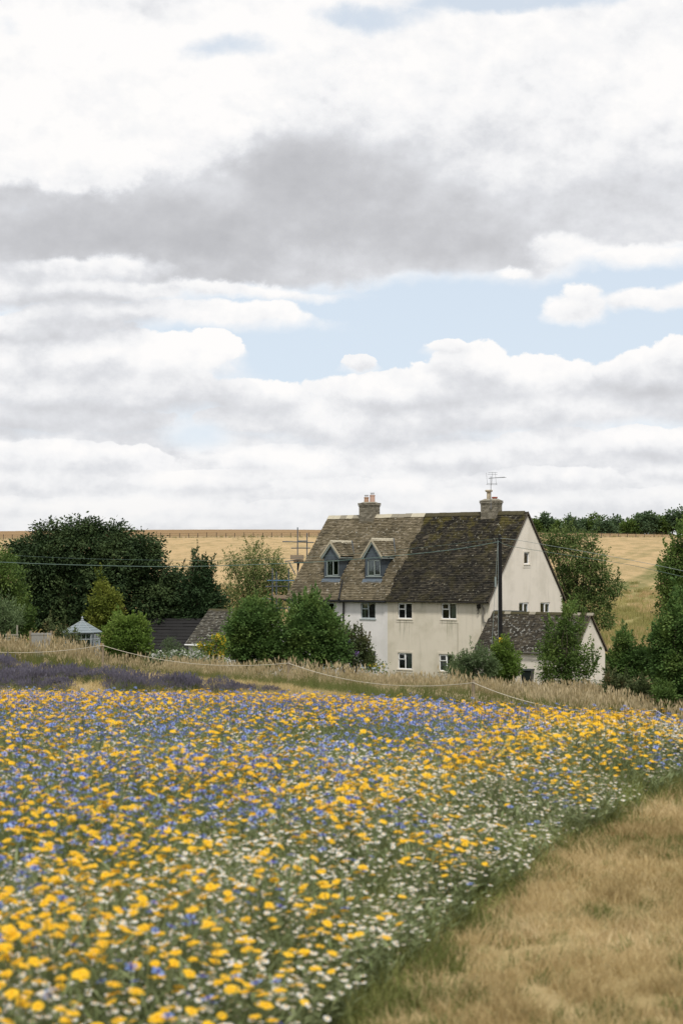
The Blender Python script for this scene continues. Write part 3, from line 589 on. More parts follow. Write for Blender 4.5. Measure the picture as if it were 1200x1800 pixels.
# chimneys
m_brick = island('grey brown chimney brick', [(0, (.09, .08, .06)), (.5, (.19, .17, .13)), (1, (.33, .30, .24))], .95, .4, 3)
m_mort = plain('old mortar', (.26, .24, .19), 1.0, .2, 8)
def chimney(cx, w, dpt, ztop, pots, lab):
    c = obj('chimney', None, house, (cx, WD / 2, 0)); c['label'] = lab
    k = MB(); k.box(-w / 2 + .012, w / 2 - .012, -dpt / 2 + .012, dpt / 2 - .012, RZ - .7, ztop - .02); k.build('chimney_core', m_mort, c)
    br = MB(); z = RZ - .6; row = 0
    while z < ztop - .03:
        e = .05 if z > ztop - .26 else 0.0; e = e * (.5 if z < ztop - .19 else 1.0) if e else 0
        ww, dd = w / 2 + e, dpt / 2 + e; bl = .225
        for side in range(4):
            half = ww if side % 2 == 0 else dd; depth = dd if side % 2 == 0 else ww; x = -half + (.0 if row % 2 else -bl / 2)
            while x < half - .01:
                a, b = max(x, -half), min(x + bl - .012, half); x += bl
                if b - a < .03: continue
                j = rng.normal(0, .003)
                if side == 0: br.box(a, b, -depth - j, -depth + .1, z, z + .065)
                elif side == 2: br.box(a, b, depth - .1, depth + j, z, z + .065)
                elif side == 1: br.box(depth - .1, depth + j + .001, a, b, z, z + .065)
                else: br.box(-depth - j - .001, -depth + .1, a, b, z, z + .065)
        z += .077; row += 1
    tag(br.build('brickwork', m_brick, c), kind='stuff')
    fl_ = MB(); e = .03; fl_.hexa([(-w / 2 - e, -dpt / 2 - e, ztop - .02), (w / 2 + e, -dpt / 2 - e, ztop - .02), (w / 2 + e, dpt / 2 + e, ztop - .02), (-w / 2 - e, dpt / 2 + e, ztop - .02), (-w / 2 + .15, -.15, ztop + .09), (w / 2 - .15, -.15, ztop + .09), (w / 2 - .15, .15, ztop + .09), (-w / 2 + .15, .15, ztop + .09)]); fl_.build('mortar_cap', m_mort, c)
    fb = MB(); fb.box(-w / 2 - .05, w / 2 + .05, -dpt / 2 - .06, dpt / 2 + .06, RZ - .75, RZ - .42); fb.build('chimney_flashing', m_lead, c)
    for (px_, prof, mt, cap) in pots:
        p = MB(); p.tube([(px_, 0, ztop + z_) for z_, r_ in prof], [r_ for z_, r_ in prof], 14); po = p.build('chimney_pot', mt, c, smooth=False)
        if cap == 'cowl':
            zt = ztop + prof[-1][0]; k = MB()
            for i in range(6): a_ = i * PI / 3; k.tube([(px_ + .09 * math.cos(a_), .09 * math.sin(a_), zt), (px_ + .09 * math.cos(a_), .09 * math.sin(a_), zt + .1)], .012, 4)
            k.tube([(px_, 0, zt + .1), (px_, 0, zt + .13)], .13, 12); k.build('cowl', plain('steel cowl', (.3, .32, .33), .4, .1, 3, .5, .6), c)
    return c
m_terra = plain('pale terracotta', (.42, .27, .18), .9, .2, 6); m_pink = plain('pinkish terracotta', (.50, .33, .26), .9, .15, 6); m_creamp = plain('buff clay pot', (.50, .42, .30), .9, .15, 6); m_redpot = plain('red clay', (.32, .07, .04), .8, .15, 6)
def rx(px):    # local x of a photo column on the ridge
    return lf(px, 900, WD / 2)[0]
chimney(rx(649), 1.05, .68, 10.22, [(-.22, [(0, .15), (.3, .13), (.32, .15), (.38, .15)], m_terra, 'cowl'), (.22, [(0, .16), (.42, .15), (.44, .165), (.5, .165)], m_pink, 'cowl')], 'chimney with two clay pots over the white end')
chimney(rx(863), 1.0, .68, 10.18, [(-.16, [(0, .15), (.08, .125), (.46, .12), (.50, .20), (.56, .22), (.6, .19)], m_creamp, ''), (.22, [(0, .14), (.12, .14), (.14, .17), (.19, .17)], m_redpot, '')], 'chimney with a tall buff pot and aerial over the cream end')
ae = obj('aerial', None, house, (rx(868.5), WD / 2 - .38, 0)); zt = lf(868, 839.5, WD / 2)[1]
m_alu = plain('dull aluminium', (.25, .26, .27), .5, .1, 3, .5, .5)
b_ = MB(); b_.tube([(0, 0, RZ + .2), (0, 0, zt + .05)], .018, 6); b_.build('mast', m_alu, ae)
b_ = MB(); b_.tube([(-.15, .02, zt - .05), (.95, -.08, zt - .03)], .02, 6); b_.build('boom', m_alu, ae)
for i in range(8): b_ = MB(); xx = .45 + i * .07; b_.tube([(xx, -.16, zt - .04), (xx, .12, zt - .04)], .01, 4); b_.build('element', m_alu, ae)
b_ = MB()
for i in range(4): zz = zt - .42 + i * .06 if i < 2 else zt + .16 + (i - 2) * .1; b_.tube([(-.16 + .05 * i, -.25, zz), (.3, .2, zz)], .009, 4)
b_.tube([(.05, 0, zt - .45), (.12, 0, zt + .3)], .01, 4); b_.tube([(.3, .1, zt - .42), (.22, .1, zt + .28)], .009, 4); b_.tube([(-.1, -.2, zt - .4), (-.18, -.2, zt + .26)], .009, 4); b_.build('reflector', m_alu, ae)

# the low extension against the cream gable
EY0, EY1, EL = -1.36, 1.94, 5.83; ER, EE = 3.97, 2.02; em = (EY0 + EY1) / 2; eo = .15; KE = (ER - EE) / ((EY1 - EY0) / 2 + eo)
et = lambda u: ER - .03 - abs(u - em) * KE
b_ = MB(); wall(b_, Mf(EY0), .0, EL, -.8, lambda u: et(EY0)); wall(b_, lambda u, d_, z: (0, u, z), EY0, 0, -.8, et, brk=(em,) if em < 0 else ())
wall(b_, Mg(EL), EY0, EY1, -.8, et, brk=(em,)); wall(b_, lambda u, d_, z: (u, EY1, z), .0, EL, -.8, lambda u: et(EY1)); b_.build('extension_wall', m_gable, house)
sg = math.hypot((EY1 - EY0) / 2 + eo, ER - EE)
tiles('extension_tiles', m_tile_ext, house, (0, EY0 - eo, EE), (1, 0, 0), (0, 1, KE), -.08, EL + .08, sg, .115, .17, .19, seed=21, lift=.02)
tiles('extension_tiles', m_tile_ext, house, (0, EY1 + eo, EE), (1, 0, 0), (0, -1, KE), .02, EL + .08, sg, .115, .17, .19, seed=22, lift=.02)
b_ = MB(); slab(b_, -.07, EL + .07, EY0 - eo + .02, EE + .02, em, ER, .07); slab(b_, .02, EL + .07, EY1 + eo - .02, EE + .02, em + .002, ER, .07); b_.build('extension_roof', m_sofit, house)
b_ = MB()
for s_ in (1, -1):
    c0 = em - s_ * ((EY1 - EY0) / 2 + eo); b_.prism([(EL + .075, c0, EE - .09), (EL + .075, c0, EE + .03), (EL + .075, em, ER + .03), (EL + .075, em, ER - .09)], (.03, 0, 0))
b_.build('verge', plain('brown verge mortar', (.11, .085, .06), .9, .3), house)
x_ = .02
while x_ < EL: o = obj('ridge_tile', rmesh['mid' if rng.random() < .15 else 'old'], house, (x_, em, ER + .05)); o.scale = (.8, .62, .62); x_ += .378
b_ = MB(); b_.tube([(-.1, EY0 - eo - .04, EE - .05), (EL + .05, EY0 - eo - .04, EE - .05)], .04, 8); b_.build('gutter_or_eave_line', plain('grey gutter', (.13, .12, .10), .6), house)
b_ = MB(); b_.prism([(.02, .9, ER - .25), (.02, em + .1, ER + .06), (1.9, em + .1, ER + .06), (1.9, .9, ER - .25)], (0, 0, .05)); b_.build('lead_flashing', m_lead, house)

# ---------------------------------------------------------------- trees and shrubs
def leaf_mat(name, cols, trans=.28, rough=.7, nscale=.8): return island(name, [(i / (len(cols) - 1), c) for i, c in enumerate(cols)], rough, .7, nscale, .2, trans, 1.5)
def leaf_mesh(P_, D_, N_, size, asp, fold=.25):
    """P base points, D leaf axes, N rough normals -> folded diamond leaves, one loose piece each"""
    D_ = D_ / (np.linalg.norm(D_, axis=1, keepdims=True) + 1e-9); S = np.cross(D_, N_); S /= np.linalg.norm(S, axis=1, keepdims=True) + 1e-9
    N2 = np.cross(S, D_); sz = size[:, None]; V = np.stack([P_, P_ + D_ * sz * .5 + S * sz * asp - N2 * sz * fold * asp, P_ + D_ * sz, P_ + D_ * sz * .5 - S * sz * asp - N2 * sz * fold * asp], 1)
    Q = np.arange(len(P_) * 4).reshape(-1, 4); return V.reshape(-1, 3), Q
def crown_pts(blobs_, n, rg, shell=.62, cr=.3, per=18, flat=.7, squash=1.0):
    """clump centres through the shell of many overlapping lumps; leaves round every clump"""
    R = np.array([b[3] for b in blobs_]); w = R ** 2 / (R ** 2).sum(); k = rg.choice(len(blobs_), n, p=w)
    B = np.array([b[:3] for b in blobs_])[k]; d_ = rg.normal(size=(n, 3)); d_ /= np.linalg.norm(d_, axis=1, keepdims=True)
    rad = R[k] * rg.uniform(shell, 1.03, n); C = B + d_ * rad[:, None] * np.array([1, 1, squash])
    c2 = cr * rg.uniform(.6, 1.35, n); off = rg.normal(size=(n, per, 3)) * .5; off[..., 2] *= flat
    P_ = C[:, None] + off * c2[:, None, None]; out = d_[:, None] * .8 + off * 1.6; out = out + rg.normal(size=out.shape) * .35
    return P_.reshape(-1, 3), out.reshape(-1, 3), C
def limbs(mb, base, tips, r0, rg, n=6):
    base = Vector(base)
    for t in tips:
        t = Vector(t); m1 = base.lerp(t, .35) + Vector((rg.normal(0, .12), rg.normal(0, .12), .25)); m2 = base.lerp(t, .7) + Vector((rg.normal(0, .15), rg.normal(0, .15), .15))
        mb.tube([base, m1, m2, t], [r0, r0 * .65, r0 * .38, r0 * .12], n)
m_bark = plain('grey brown bark', (.085, .07, .052), .95, .35, 6, .1, 0, .5)
CL_N, CL_P, CL_R = .42, 2.3, 1.25
def tree(name, label, cat, circ, Z, base_px, mat, n, leaf=.16, per=18, cr=.32, droop=0.0, asp=.33, shell=.6, trunk_r=.16, fork=.35, flat=.7, seed=0, group=None, up=.5, nlimb=7, depth=1.0, shoots=0):
    rg = np.random.default_rng(seed + 100); k = Z / F; base = foot(base_px, Z); bl = []
    for (px, py, r) in circ:
        p = at(px, py, Z); R = r * k
        bl.append((p.x, Z + rg.uniform(-.5, .5) * depth, p.z, R))
    zc = np.mean([b[2] for b in bl]); 
    allb = []
    for b in bl:      # two or three lumps in depth for every lump of the outline
        allb.append(b)
        for s_ in (-1, 1): allb.append((b[0] + rg.normal(0, b[3] * .25), b[1] + s_ * depth * b[3] * .55, b[2] - b[3] * .12, b[3] * .82))
    P_, D_, C = crown_pts(allb, max(20, int(n * CL_N)), rg, shell, cr * CL_R, int(per * CL_P), flat)
    if shoots:      # young shoots standing out of the crown
        bi = rg.integers(0, len(allb), shoots); a_ = rg.normal(size=(shoots, 3)); a_[:, 2] = np.abs(a_[:, 2]) * 1.5 + .2; a_ /= np.linalg.norm(a_, axis=1, keepdims=True); A_ = np.array(allb)
        r0_ = A_[bi, :3] + a_ * A_[bi, 3:4] * .9; g_ = a_ * .6 + np.array([0, 0, .8]); m_ = 26; t_ = rg.uniform(0, 1, (shoots, m_)); L0 = rg.uniform(.25, .75, shoots)[:, None, None] * min(1.0, cr * 4)
        Ps = r0_[:, None] + g_[:, None] * t_[..., None] * L0 + rg.normal(0, .045, (shoots, m_, 3)) * (1.2 - t_[..., None]); Ds = rg.normal(size=Ps.shape) * .6 + g_[:, None]
        P_ = np.concatenate([P_, Ps.reshape(-1, 3)]); D_ = np.concatenate([D_, Ds.reshape(-1, 3)])
    keep = P_[:, 2] > np.asarray(ground_z(P_[:, 0], P_[:, 1])) + .05; P_, D_ = P_[keep], D_[keep]
    D_[:, 2] += up * .3 - droop; Nn = rg.normal(size=P_.shape) * .55 + np.array([0, 0, 1.0]); sz = leaf * rg.uniform(.65, 1.3, len(P_))
    V, Q = leaf_mesh(P_ - np.array(base), D_, Nn, sz, asp)
    t = tag(empty(name, base), label, cat, group); mi = None; mats = [mat]
    cw = obj('crown', mesh_np('crown', V, Q, mats), t)
    h_ = max(.5, min(b[2] - b[3] * .5 for b in bl) - base.z)
    tb = MB(); fk = Vector((0, 0, h_ * fork + .2)); tb.tube([(0, 0, -.2), (.03, 0, fk.z * .5), fk], [trunk_r * 1.25, trunk_r, trunk_r * .85], 8)
    tips = [Vector(b[:3]) - base + Vector((rg.normal(0, .2), rg.normal(0, .2), b[3] * .3)) for b in allb[:nlimb * 3:1][:nlimb]]
    limbs(tb, fk, tips, trunk_r * .6, rg); tb.build('trunk', m_bark, t)
    return t
L_dark = leaf_mat('dark chestnut leaves', [(0.017, 0.036, 0.012), (0.038, 0.065, 0.022), (0.084, 0.120, 0.042)], .16)
L_conif = leaf_mat('dark conifer foliage', [(0.018, 0.041, 0.014), (0.033, 0.062, 0.022), (0.049, 0.086, 0.032)], .1)
L_mid = leaf_mat('mid green leaves', [(0.055, 0.099, 0.024), (0.097, 0.152, 0.035), (0.161, 0.222, 0.053)], .26)
L_bush = leaf_mat('glossy green leaves', [(0.054, 0.102, 0.027), (0.081, 0.146, 0.036), (0.146, 0.206, 0.051)], .22)
L_ash = leaf_mat('ash leaves', [(0.068, 0.108, 0.032), (0.104, 0.150, 0.043), (0.170, 0.209, 0.064)], .26)
L_grey = leaf_mat('grey green leaves', [(0.077, 0.112, 0.049), (0.119, 0.168, 0.073), (0.182, 0.231, 0.109)], .25)
L_gold = leaf_mat('golden leaves', [(0.090, 0.120, 0.020), (0.150, 0.180, 0.030), (0.260, 0.270, 0.055)], .3)
L_bright = leaf_mat('fresh green leaves', [(0.081, 0.133, 0.023), (0.122, 0.193, 0.036), (0.204, 0.265, 0.058)], .3)
L_willow = leaf_mat('birch leaves', [(0.072, 0.106, 0.032), (0.120, 0.157, 0.048), (0.200, 0.224, 0.077)], .28)
L_red = leaf_mat('reddish green leaves', [(0.056, 0.080, 0.029), (0.088, 0.112, 0.042), (0.152, 0.096, 0.048)], .2)
L_far = leaf_mat('far woodland foliage with haze tint', [(0.056, 0.093, 0.048), (0.083, 0.131, 0.061), (0.120, 0.176, 0.080)], .15)  # paler, bluish leaf tone paints in the distance haze

tree('horse_chestnut_tree', 'broad dark horse chestnut tree, the largest tree, behind the summerhouse', 'tree',
     [(95, 985, 62), (60, 1000, 50), (150, 968, 58), (45, 965, 30), (130, 935, 28), (200, 945, 34), (215, 985, 60), (250, 970, 38), (265, 1010, 42), (180, 1030, 60), (110, 1050, 60), (235, 1060, 48), (65, 1065, 45), (165, 1085, 42), (85, 940, 26), (30, 975, 24), (280, 1040, 26), (165, 925, 16), (290, 1070, 22)],
     100, 165, L_dark, 7600, .21, 13, .34, .75, .28, .45, .35, .3, seed=1, depth=1.0, up=0)
tree('conifer_tree', 'dark conifer with a pointed top beside the chestnut tree', 'tree',
     [(347, 984, 7), (346, 995, 10), (349, 1008, 17), (345, 1025, 26), (362, 1040, 24), (352, 1060, 32), (372, 1065, 20), (335, 1080, 30), (375, 1085, 18), (366, 1000, 7), (366, 1012, 10)], 100, 350, L_conif, 1500, .2, 14, .26, .25, .2, .55, .2, .3, seed=2, shoots=40, up=.2)
tree('cypress_hedge', 'dark evergreen hedge between the chestnut tree and the pointed conifer', 'hedge',
     [(302, 1030, 18), (318, 1022, 18), (325, 1045, 24), (300, 1055, 24), (290, 1080, 24), (312, 1080, 26), (275, 1095, 20), (330, 1085, 20)], 102, 308, L_conif, 1000, .2, 14, .26, .1, .2, .55, .2, .3, seed=3, shoots=40)
tree('birch_tree', 'airy yellow green birch with hanging twigs behind the slate outbuilding', 'tree',
     [(452, 982, 24), (430, 1000, 28), (405, 992, 16), (470, 1000, 28), (480, 990, 16), (490, 1020, 24), (440, 1030, 34), (410, 1035, 24), (475, 1050, 30), (430, 1065, 28), (395, 1060, 20), (505, 1035, 12), (448, 968, 10), (400, 1080, 18)],
     104, 450, L_willow, 1300, .17, 12, .34, 1.5, .18, .5, .14, .35, 1.5, seed=4, shoots=60, up=0)
tree('ash_tree', 'open crowned ash tree behind the cream gable, field showing through', 'tree',
     [(985, 950, 20), (1010, 945, 18), (1035, 950, 14), (965, 970, 20), (1000, 980, 32), (1040, 980, 24), (1055, 1010, 26), (1075, 1030, 18), (1020, 1020, 34), (985, 1015, 24), (1060, 1050, 22), (1030, 1060, 26), (1000, 1055, 24), (1050, 1085, 22), (1068, 1090, 12), (1015, 1095, 18), (960, 950, 10)],
     98, 1022, L_ash, 1750, .17, 12, .30, .45, .24, .5, .17, .35, seed=5, shoots=60, up=.1, nlimb=12)
tree('garden_tree', 'mid green tree at the edge of the garden, tallest beside the chestnut', 'tree',
     [(0, 990, 26), (18, 1015, 24), (-25, 1010, 30), (30, 1045, 22), (5, 1050, 34), (40, 1075, 22), (20, 1095, 30), (-30, 1060, 34), (42, 1105, 16), (-10, 975, 14)], 86, 5, L_mid, 1500, .15, 14, .28, .2, .3, .55, .15, .3, seed=6, shoots=60)
tree('willow_shrub', 'pale grey green shrub in front of the garden tree by the rail fence', 'shrub',
     [(5, 1075, 20), (-12, 1085, 24), (20, 1090, 16), (0, 1105, 24), (18, 1112, 14), (-25, 1100, 22)], 80, 3, L_grey, 650, .15, 12, .22, .1, .17, .5, .05, .2, seed=7, shoots=40)
tree('golden_tree', 'narrow golden leaved tree above the summerhouse', 'tree',
     [(177, 1020, 9), (176, 1036, 12), (180, 1052, 15), (200, 1048, 12), (203, 1062, 14), (185, 1072, 18), (168, 1080, 12), (195, 1088, 20), (175, 1098, 16), (210, 1080, 9), (162, 1076, 6)], 96, 186, L_gold, 620, .16, 13, .2, .1, .35, .5, .06, .2, seed=8, shoots=14)
tree('round_shrub', 'round fresh green shrub beside the summerhouse', 'shrub',
     [(222, 1100, 20), (200, 1110, 18), (243, 1108, 20), (222, 1125, 28), (195, 1130, 16), (250, 1130, 16), (212, 1092, 10), (236, 1094, 10)], 74, 224, L_bright, 900, .12, 14, .17, .05, .36, .55, .05, .2, seed=9, shoots=26)
tree('rose_bush', 'straggly reddish rose bush in front of the summerhouse wall', 'shrub',
     [(98, 1105, 14), (85, 1100, 8), (110, 1115, 13), (90, 1122, 12), (122, 1125, 10), (83, 1094, 5), (140, 1112, 7), (130, 1122, 9)], 84, 102, L_red, 170, .11, 9, .2, .1, .35, .4, .03, .2, seed=10, shoots=8)
tree('hornbeam_bush', 'rounded dark green bush covering the end of the slate outbuilding', 'bush',
     [(448, 1085, 34), (425, 1100, 28), (472, 1100, 28), (448, 1120, 44), (420, 1130, 24), (478, 1130, 26), (440, 1070, 16), (458, 1066, 14), (450, 1150, 34), (420, 1150, 18), (480, 1155, 18), (475, 1080, 14)], 77, 449, L_bush, 2000, .12, 16, .2, .15, .36, .6, .1, .15, seed=11, shoots=60)
tree('hazel_bush', 'tall leafy bush with a ragged top against the white front wall', 'bush',
     [(545, 1070, 16), (540, 1085, 26), (562, 1085, 18), (520, 1100, 24), (575, 1100, 24), (548, 1110, 40), (515, 1125, 24), (585, 1125, 26), (548, 1145, 40), (510, 1150, 20), (590, 1150, 22), (547, 1058, 9), (535, 1066, 8), (602, 1135, 12), (524, 1080, 10)], 76, 548, L_bush, 2100, .13, 14, .22, .1, .38, .55, .1, .15, seed=12, shoots=130)
tree('buddleia_bush', 'low reddish bush at the foot of the white wall, beside the tall leafy bush', 'bush',
     [(622, 1122, 15), (636, 1132, 13), (612, 1140, 18), (640, 1150, 14), (620, 1155, 20), (600, 1125, 10), (645, 1138, 7), (646, 1160, 12)], 78, 622, L_red, 600, .11, 13, .18, .1, .3, .55, .05, .15, seed=13, shoots=50)
tree('grey_shrub', 'bushy grey green shrub under the ground floor window of the cream cottage', 'shrub',
     [(812, 1160, 14), (830, 1155, 14), (850, 1160, 16), (820, 1172, 16), (845, 1175, 20), (800, 1172, 10), (862, 1172, 12), (825, 1185, 18), (865, 1186, 12), (795, 1185, 10)], 75, 834, L_grey, 900, .11, 13, .16, .05, .22, .55, .04, .15, seed=14, shoots=40)
tree('privet_shrub', 'yellow green shrub at the foot of the black utility pole', 'shrub',
     [(890, 1140, 14), (878, 1150, 16), (898, 1156, 15), (885, 1170, 22), (903, 1172, 12), (870, 1182, 14), (895, 1186, 16), (875, 1138, 8)], 76, 887, L_bright, 760, .10, 14, .15, .05, .34, .55, .04, .15, seed=15, shoots=50)
tree('elder_tree', 'straggly small tree growing in front of the extension', 'tree',
     [(992, 1100, 13), (976, 1115, 14), (1000, 1120, 16), (970, 1140, 20), (1000, 1145, 24), (1025, 1145, 14), (965, 1165, 18), (1000, 1175, 26), (1030, 1172, 14), (1040, 1155, 7), (1043, 1178, 7), (962, 1185, 12), (985, 1195, 22), (1025, 1192, 14), (1000, 1082, 8), (1013, 1098, 9), (1003, 1070, 8)],
     76, 1000, L_mid, 900, .13, 12, .22, .25, .28, .5, .07, .3, seed=16, shoots=80, nlimb=14)
tree('hawthorn_hedge', 'dark clipped looking hedge between the extension and the tall bright bush', 'hedge',
     [(1098, 1140, 18), (1120, 1150, 18), (1085, 1160, 18), (1110, 1170, 26), (1140, 1165, 18), (1130, 1185, 24), (1150, 1190, 18), (1095, 1190, 20), (1092, 1118, 9), (1105, 1126, 8), (1082, 1175, 14), (1070, 1195, 12)], 88, 1115, L_bush, 1300, .14, 13, .2, .15, .33, .55, .08, .15, seed=17, shoots=70)
tree('bramble_patch', 'low bramble patch below the hedge near the corner of the extension', 'shrub',
     [(1082, 1205, 14), (1100, 1208, 14), (1120, 1212, 16), (1140, 1218, 16), (1068, 1200, 9), (1105, 1222, 14), (1130, 1230, 14), (1150, 1235, 14)], 62, 1112, L_red, 520, .11, 12, .16, .05, .32, .5, .03, .1, seed=18, shoots=40)
tree('sycamore_tree', 'tall dark tree overhanging the wheat field, behind the bright bush', 'tree',
     [(1205, 955, 20), (1190, 985, 24), (1215, 990, 34), (1170, 1000, 12), (1185, 1020, 24), (1162, 1028, 11), (1210, 1035, 38), (1180, 1050, 20), (1235, 960, 30), (1200, 1070, 34), (1196, 938, 8), (1240, 1010, 40)], 84, 1225, L_mid, 1500, .15, 13, .26, .25, .34, .55, .16, .3, seed=19, shoots=60)
tree('laurel_bush', 'big bright green bush nearest the camera at the end of the rope fence', 'bush',
     [(1205, 1060, 20), (1190, 1085, 22), (1215, 1100, 34), (1165, 1110, 14), (1180, 1125, 26), (1150, 1125, 9), (1215, 1150, 46), (1175, 1160, 30), (1158, 1150, 16), (1195, 1195, 42), (1230, 1200, 50), (1185, 1225, 26), (1240, 1080, 40), (1220, 1240, 30), (1178, 1068, 8), (1160, 1185, 14)], 58, 1215, L_bush, 2800, .11, 14, .17, .15, .36, .6, .1, .15, seed=20, shoots=90)
tree('elder_shrub', 'small dark shrub between the bright bush and the hedge, growing on the slope', 'shrub', [(1165, 1205, 10), (1152, 1215, 9), (1172, 1222, 10), (1160, 1232, 9)], 56, 1162, L_mid, 170, .1, 12, .14, .05, .3, .5, .02, .1, seed=23)
tree('fennel_plant', 'small grey green plant in front of the black barn roof', 'plant', [(298, 1128, 8), (290, 1136, 7), (307, 1136, 7), (300, 1142, 9)], 72, 299, L_grey, 150, .09, 10, .12, 0, .15, .5, .02, .1, seed=24)
# wooded skyline above the far field, tree by tree
fx = [(938, 919, 12), (957, 911, 15), (968, 918, 12), (985, 921, 11), (1003, 917, 14), (1022, 919, 12), (1043, 913, 17), (1062, 918, 14), (1085, 915, 16), (1105, 919, 13), (1122, 914, 16), (1138, 907, 17), (1158, 915, 14), (1182, 907, 20), (1205, 905, 22), (1232, 910, 20)]
looks = ['low grey green', 'taller round topped', 'small dark', 'flat topped', 'broad pale', 'small rounded', 'bushy dark', 'squat', 'wide olive', 'low olive', 'domed', 'tall leafy', 'squat dark', 'large spreading', 'large rounded', 'dark spreading', 'wide', 'round', 'broad']
for i, (px, py, r) in enumerate(fx):
    rg_ = random.Random(i); py += 4; c_ = [(px, py + 2, r * .8), (px - r * .5, py + 8, r * .7), (px + r * .55, py + 9, r * .7), (px + rg_.uniform(-4, 4), py - r * .35, r * .45), (px - 6, py + 14, r * .6), (px + 7, py + 15, r * .6)]
    tree('skyline_tree', '%s tree on the skyline, %s' % (looks[i], 'first beyond the gable roof edge' if i == 0 else '%s along the row counted from the gable' % ['', 'second', 'third', 'fourth', 'fifth', 'sixth', 'seventh', 'eighth', 'ninth', 'tenth', 'eleventh', 'twelfth', 'thirteenth', 'fourteenth', 'fifteenth', 'last'][min(i, 15)]), 'tree', c_, 505 + rg_.uniform(-8, 12), px, L_far if i % 3 else L_mid, 300, .75, 10, 1.0, .1, .34, .5, .3, .2, seed=40 + i, group='trees on the skyline beyond the wheat', nlimb=3)

# ---------------------------------------------------------------- outbuildings
def shed(name, label, cat, px, Z, ridge_py, eave_py, length, halfw, base_z, tile_m, wall_m, course, wmin, wmax, seed, ang=ANG, ridge=True, ov=.15):
    """gabled outbuilding; px, Z is the near left corner of its ridge"""
    top = at(px, ridge_py, Z); root = empty(name, (top.x, top.y, base_z), -ang); tag(root, label, cat)
    rz = top.z - base_z; y_e = -halfw - ov; Ye = Z + y_e * math.cos(ang); ez = EYE + ray(px, eave_py)[1] * Ye - base_z; k = (rz - ez) / (halfw + ov)
    tt = lambda u: rz - .03 - abs(u) * k
    b = MB(); wall(b, Mf(-halfw), 0, length, -.6, lambda u: tt(halfw)); wall(b, lambda u, d_, z: (u, halfw, z), 0, length, -.6, lambda u: tt(halfw))
    for x in (0, length): wall(b, Mg(x), -halfw, halfw, -.6, tt, brk=(0,))
    b.build('wall', wall_m, root); s1 = math.hypot(halfw + ov, rz - ez)
    tiles('roof_tiles', tile_m, root, (0, y_e, ez), (1, 0, 0), (0, 1, k), -.1, length + .1, s1, course, wmin, wmax, seed=seed)
    tiles('roof_tiles', tile_m, root, (0, -y_e, ez), (1, 0, 0), (0, -1, k), -.1, length + .1, s1, course * 1.5, wmax, wmax * 1.6, seed=seed + 1)
    b = MB(); slab(b, -.09, length + .09, y_e + .02, ez + .02, 0, rz, .07); slab(b, -.09, length + .09, -y_e - .02, ez + .02, .002, rz, .07); b.build('roof', m_sofit, root)
    if ridge:
        x = -.1
        while x < length: o = obj('ridge_tile', rmesh['old' if rng.random() < .7 else 'mid'], root, (x, 0, rz + .05)); o.scale = (.8, .6, .6); x += .378
    b = MB(); b.tube([(-.1, y_e - .04, ez - .05), (length + .1, y_e - .04, ez - .05)], .045, 8); b.build('gutter_or_eave_line', m_upvc if ridge else m_black, root)
    return root
m_felt, h = new_mat('black corrugated sheet'); co = coord(h); x, y, z = h.sep(co)
finish(h, h.mix(h.noise(co, 1.5, 4, .6), (.012, .012, .013), (.026, .025, .024)), .75, h.noise(co, 9, 3), .3, .02, .2)
m_tile_out = tile_mat('grey slates speckled with lichen', [(0, (.045, .042, .035)), (.6, (.085, .078, .062)), (1, (.14, .13, .10))], 1.1, (.45, .45, .40))
shed('slate_outbuilding', 'low white outbuilding with lichen speckled slate roof, partly behind the rounded bush', 'outbuilding', 370, 86, 1072, 1132, 4.4, 1.75, gz(-7, 86) - .1, m_tile_out, m_white, .12, .18, .26, 31)
shed('black_barn', 'long low barn with a plain black roof below the dark hedge', 'barn', 236, 99, 1087, 1141, 5.2, 2.1, gz(-11, 97) - .6, m_felt, m_sofit, .30, 1.0, 1.2, 33, ridge=False, ang=math.radians(8))

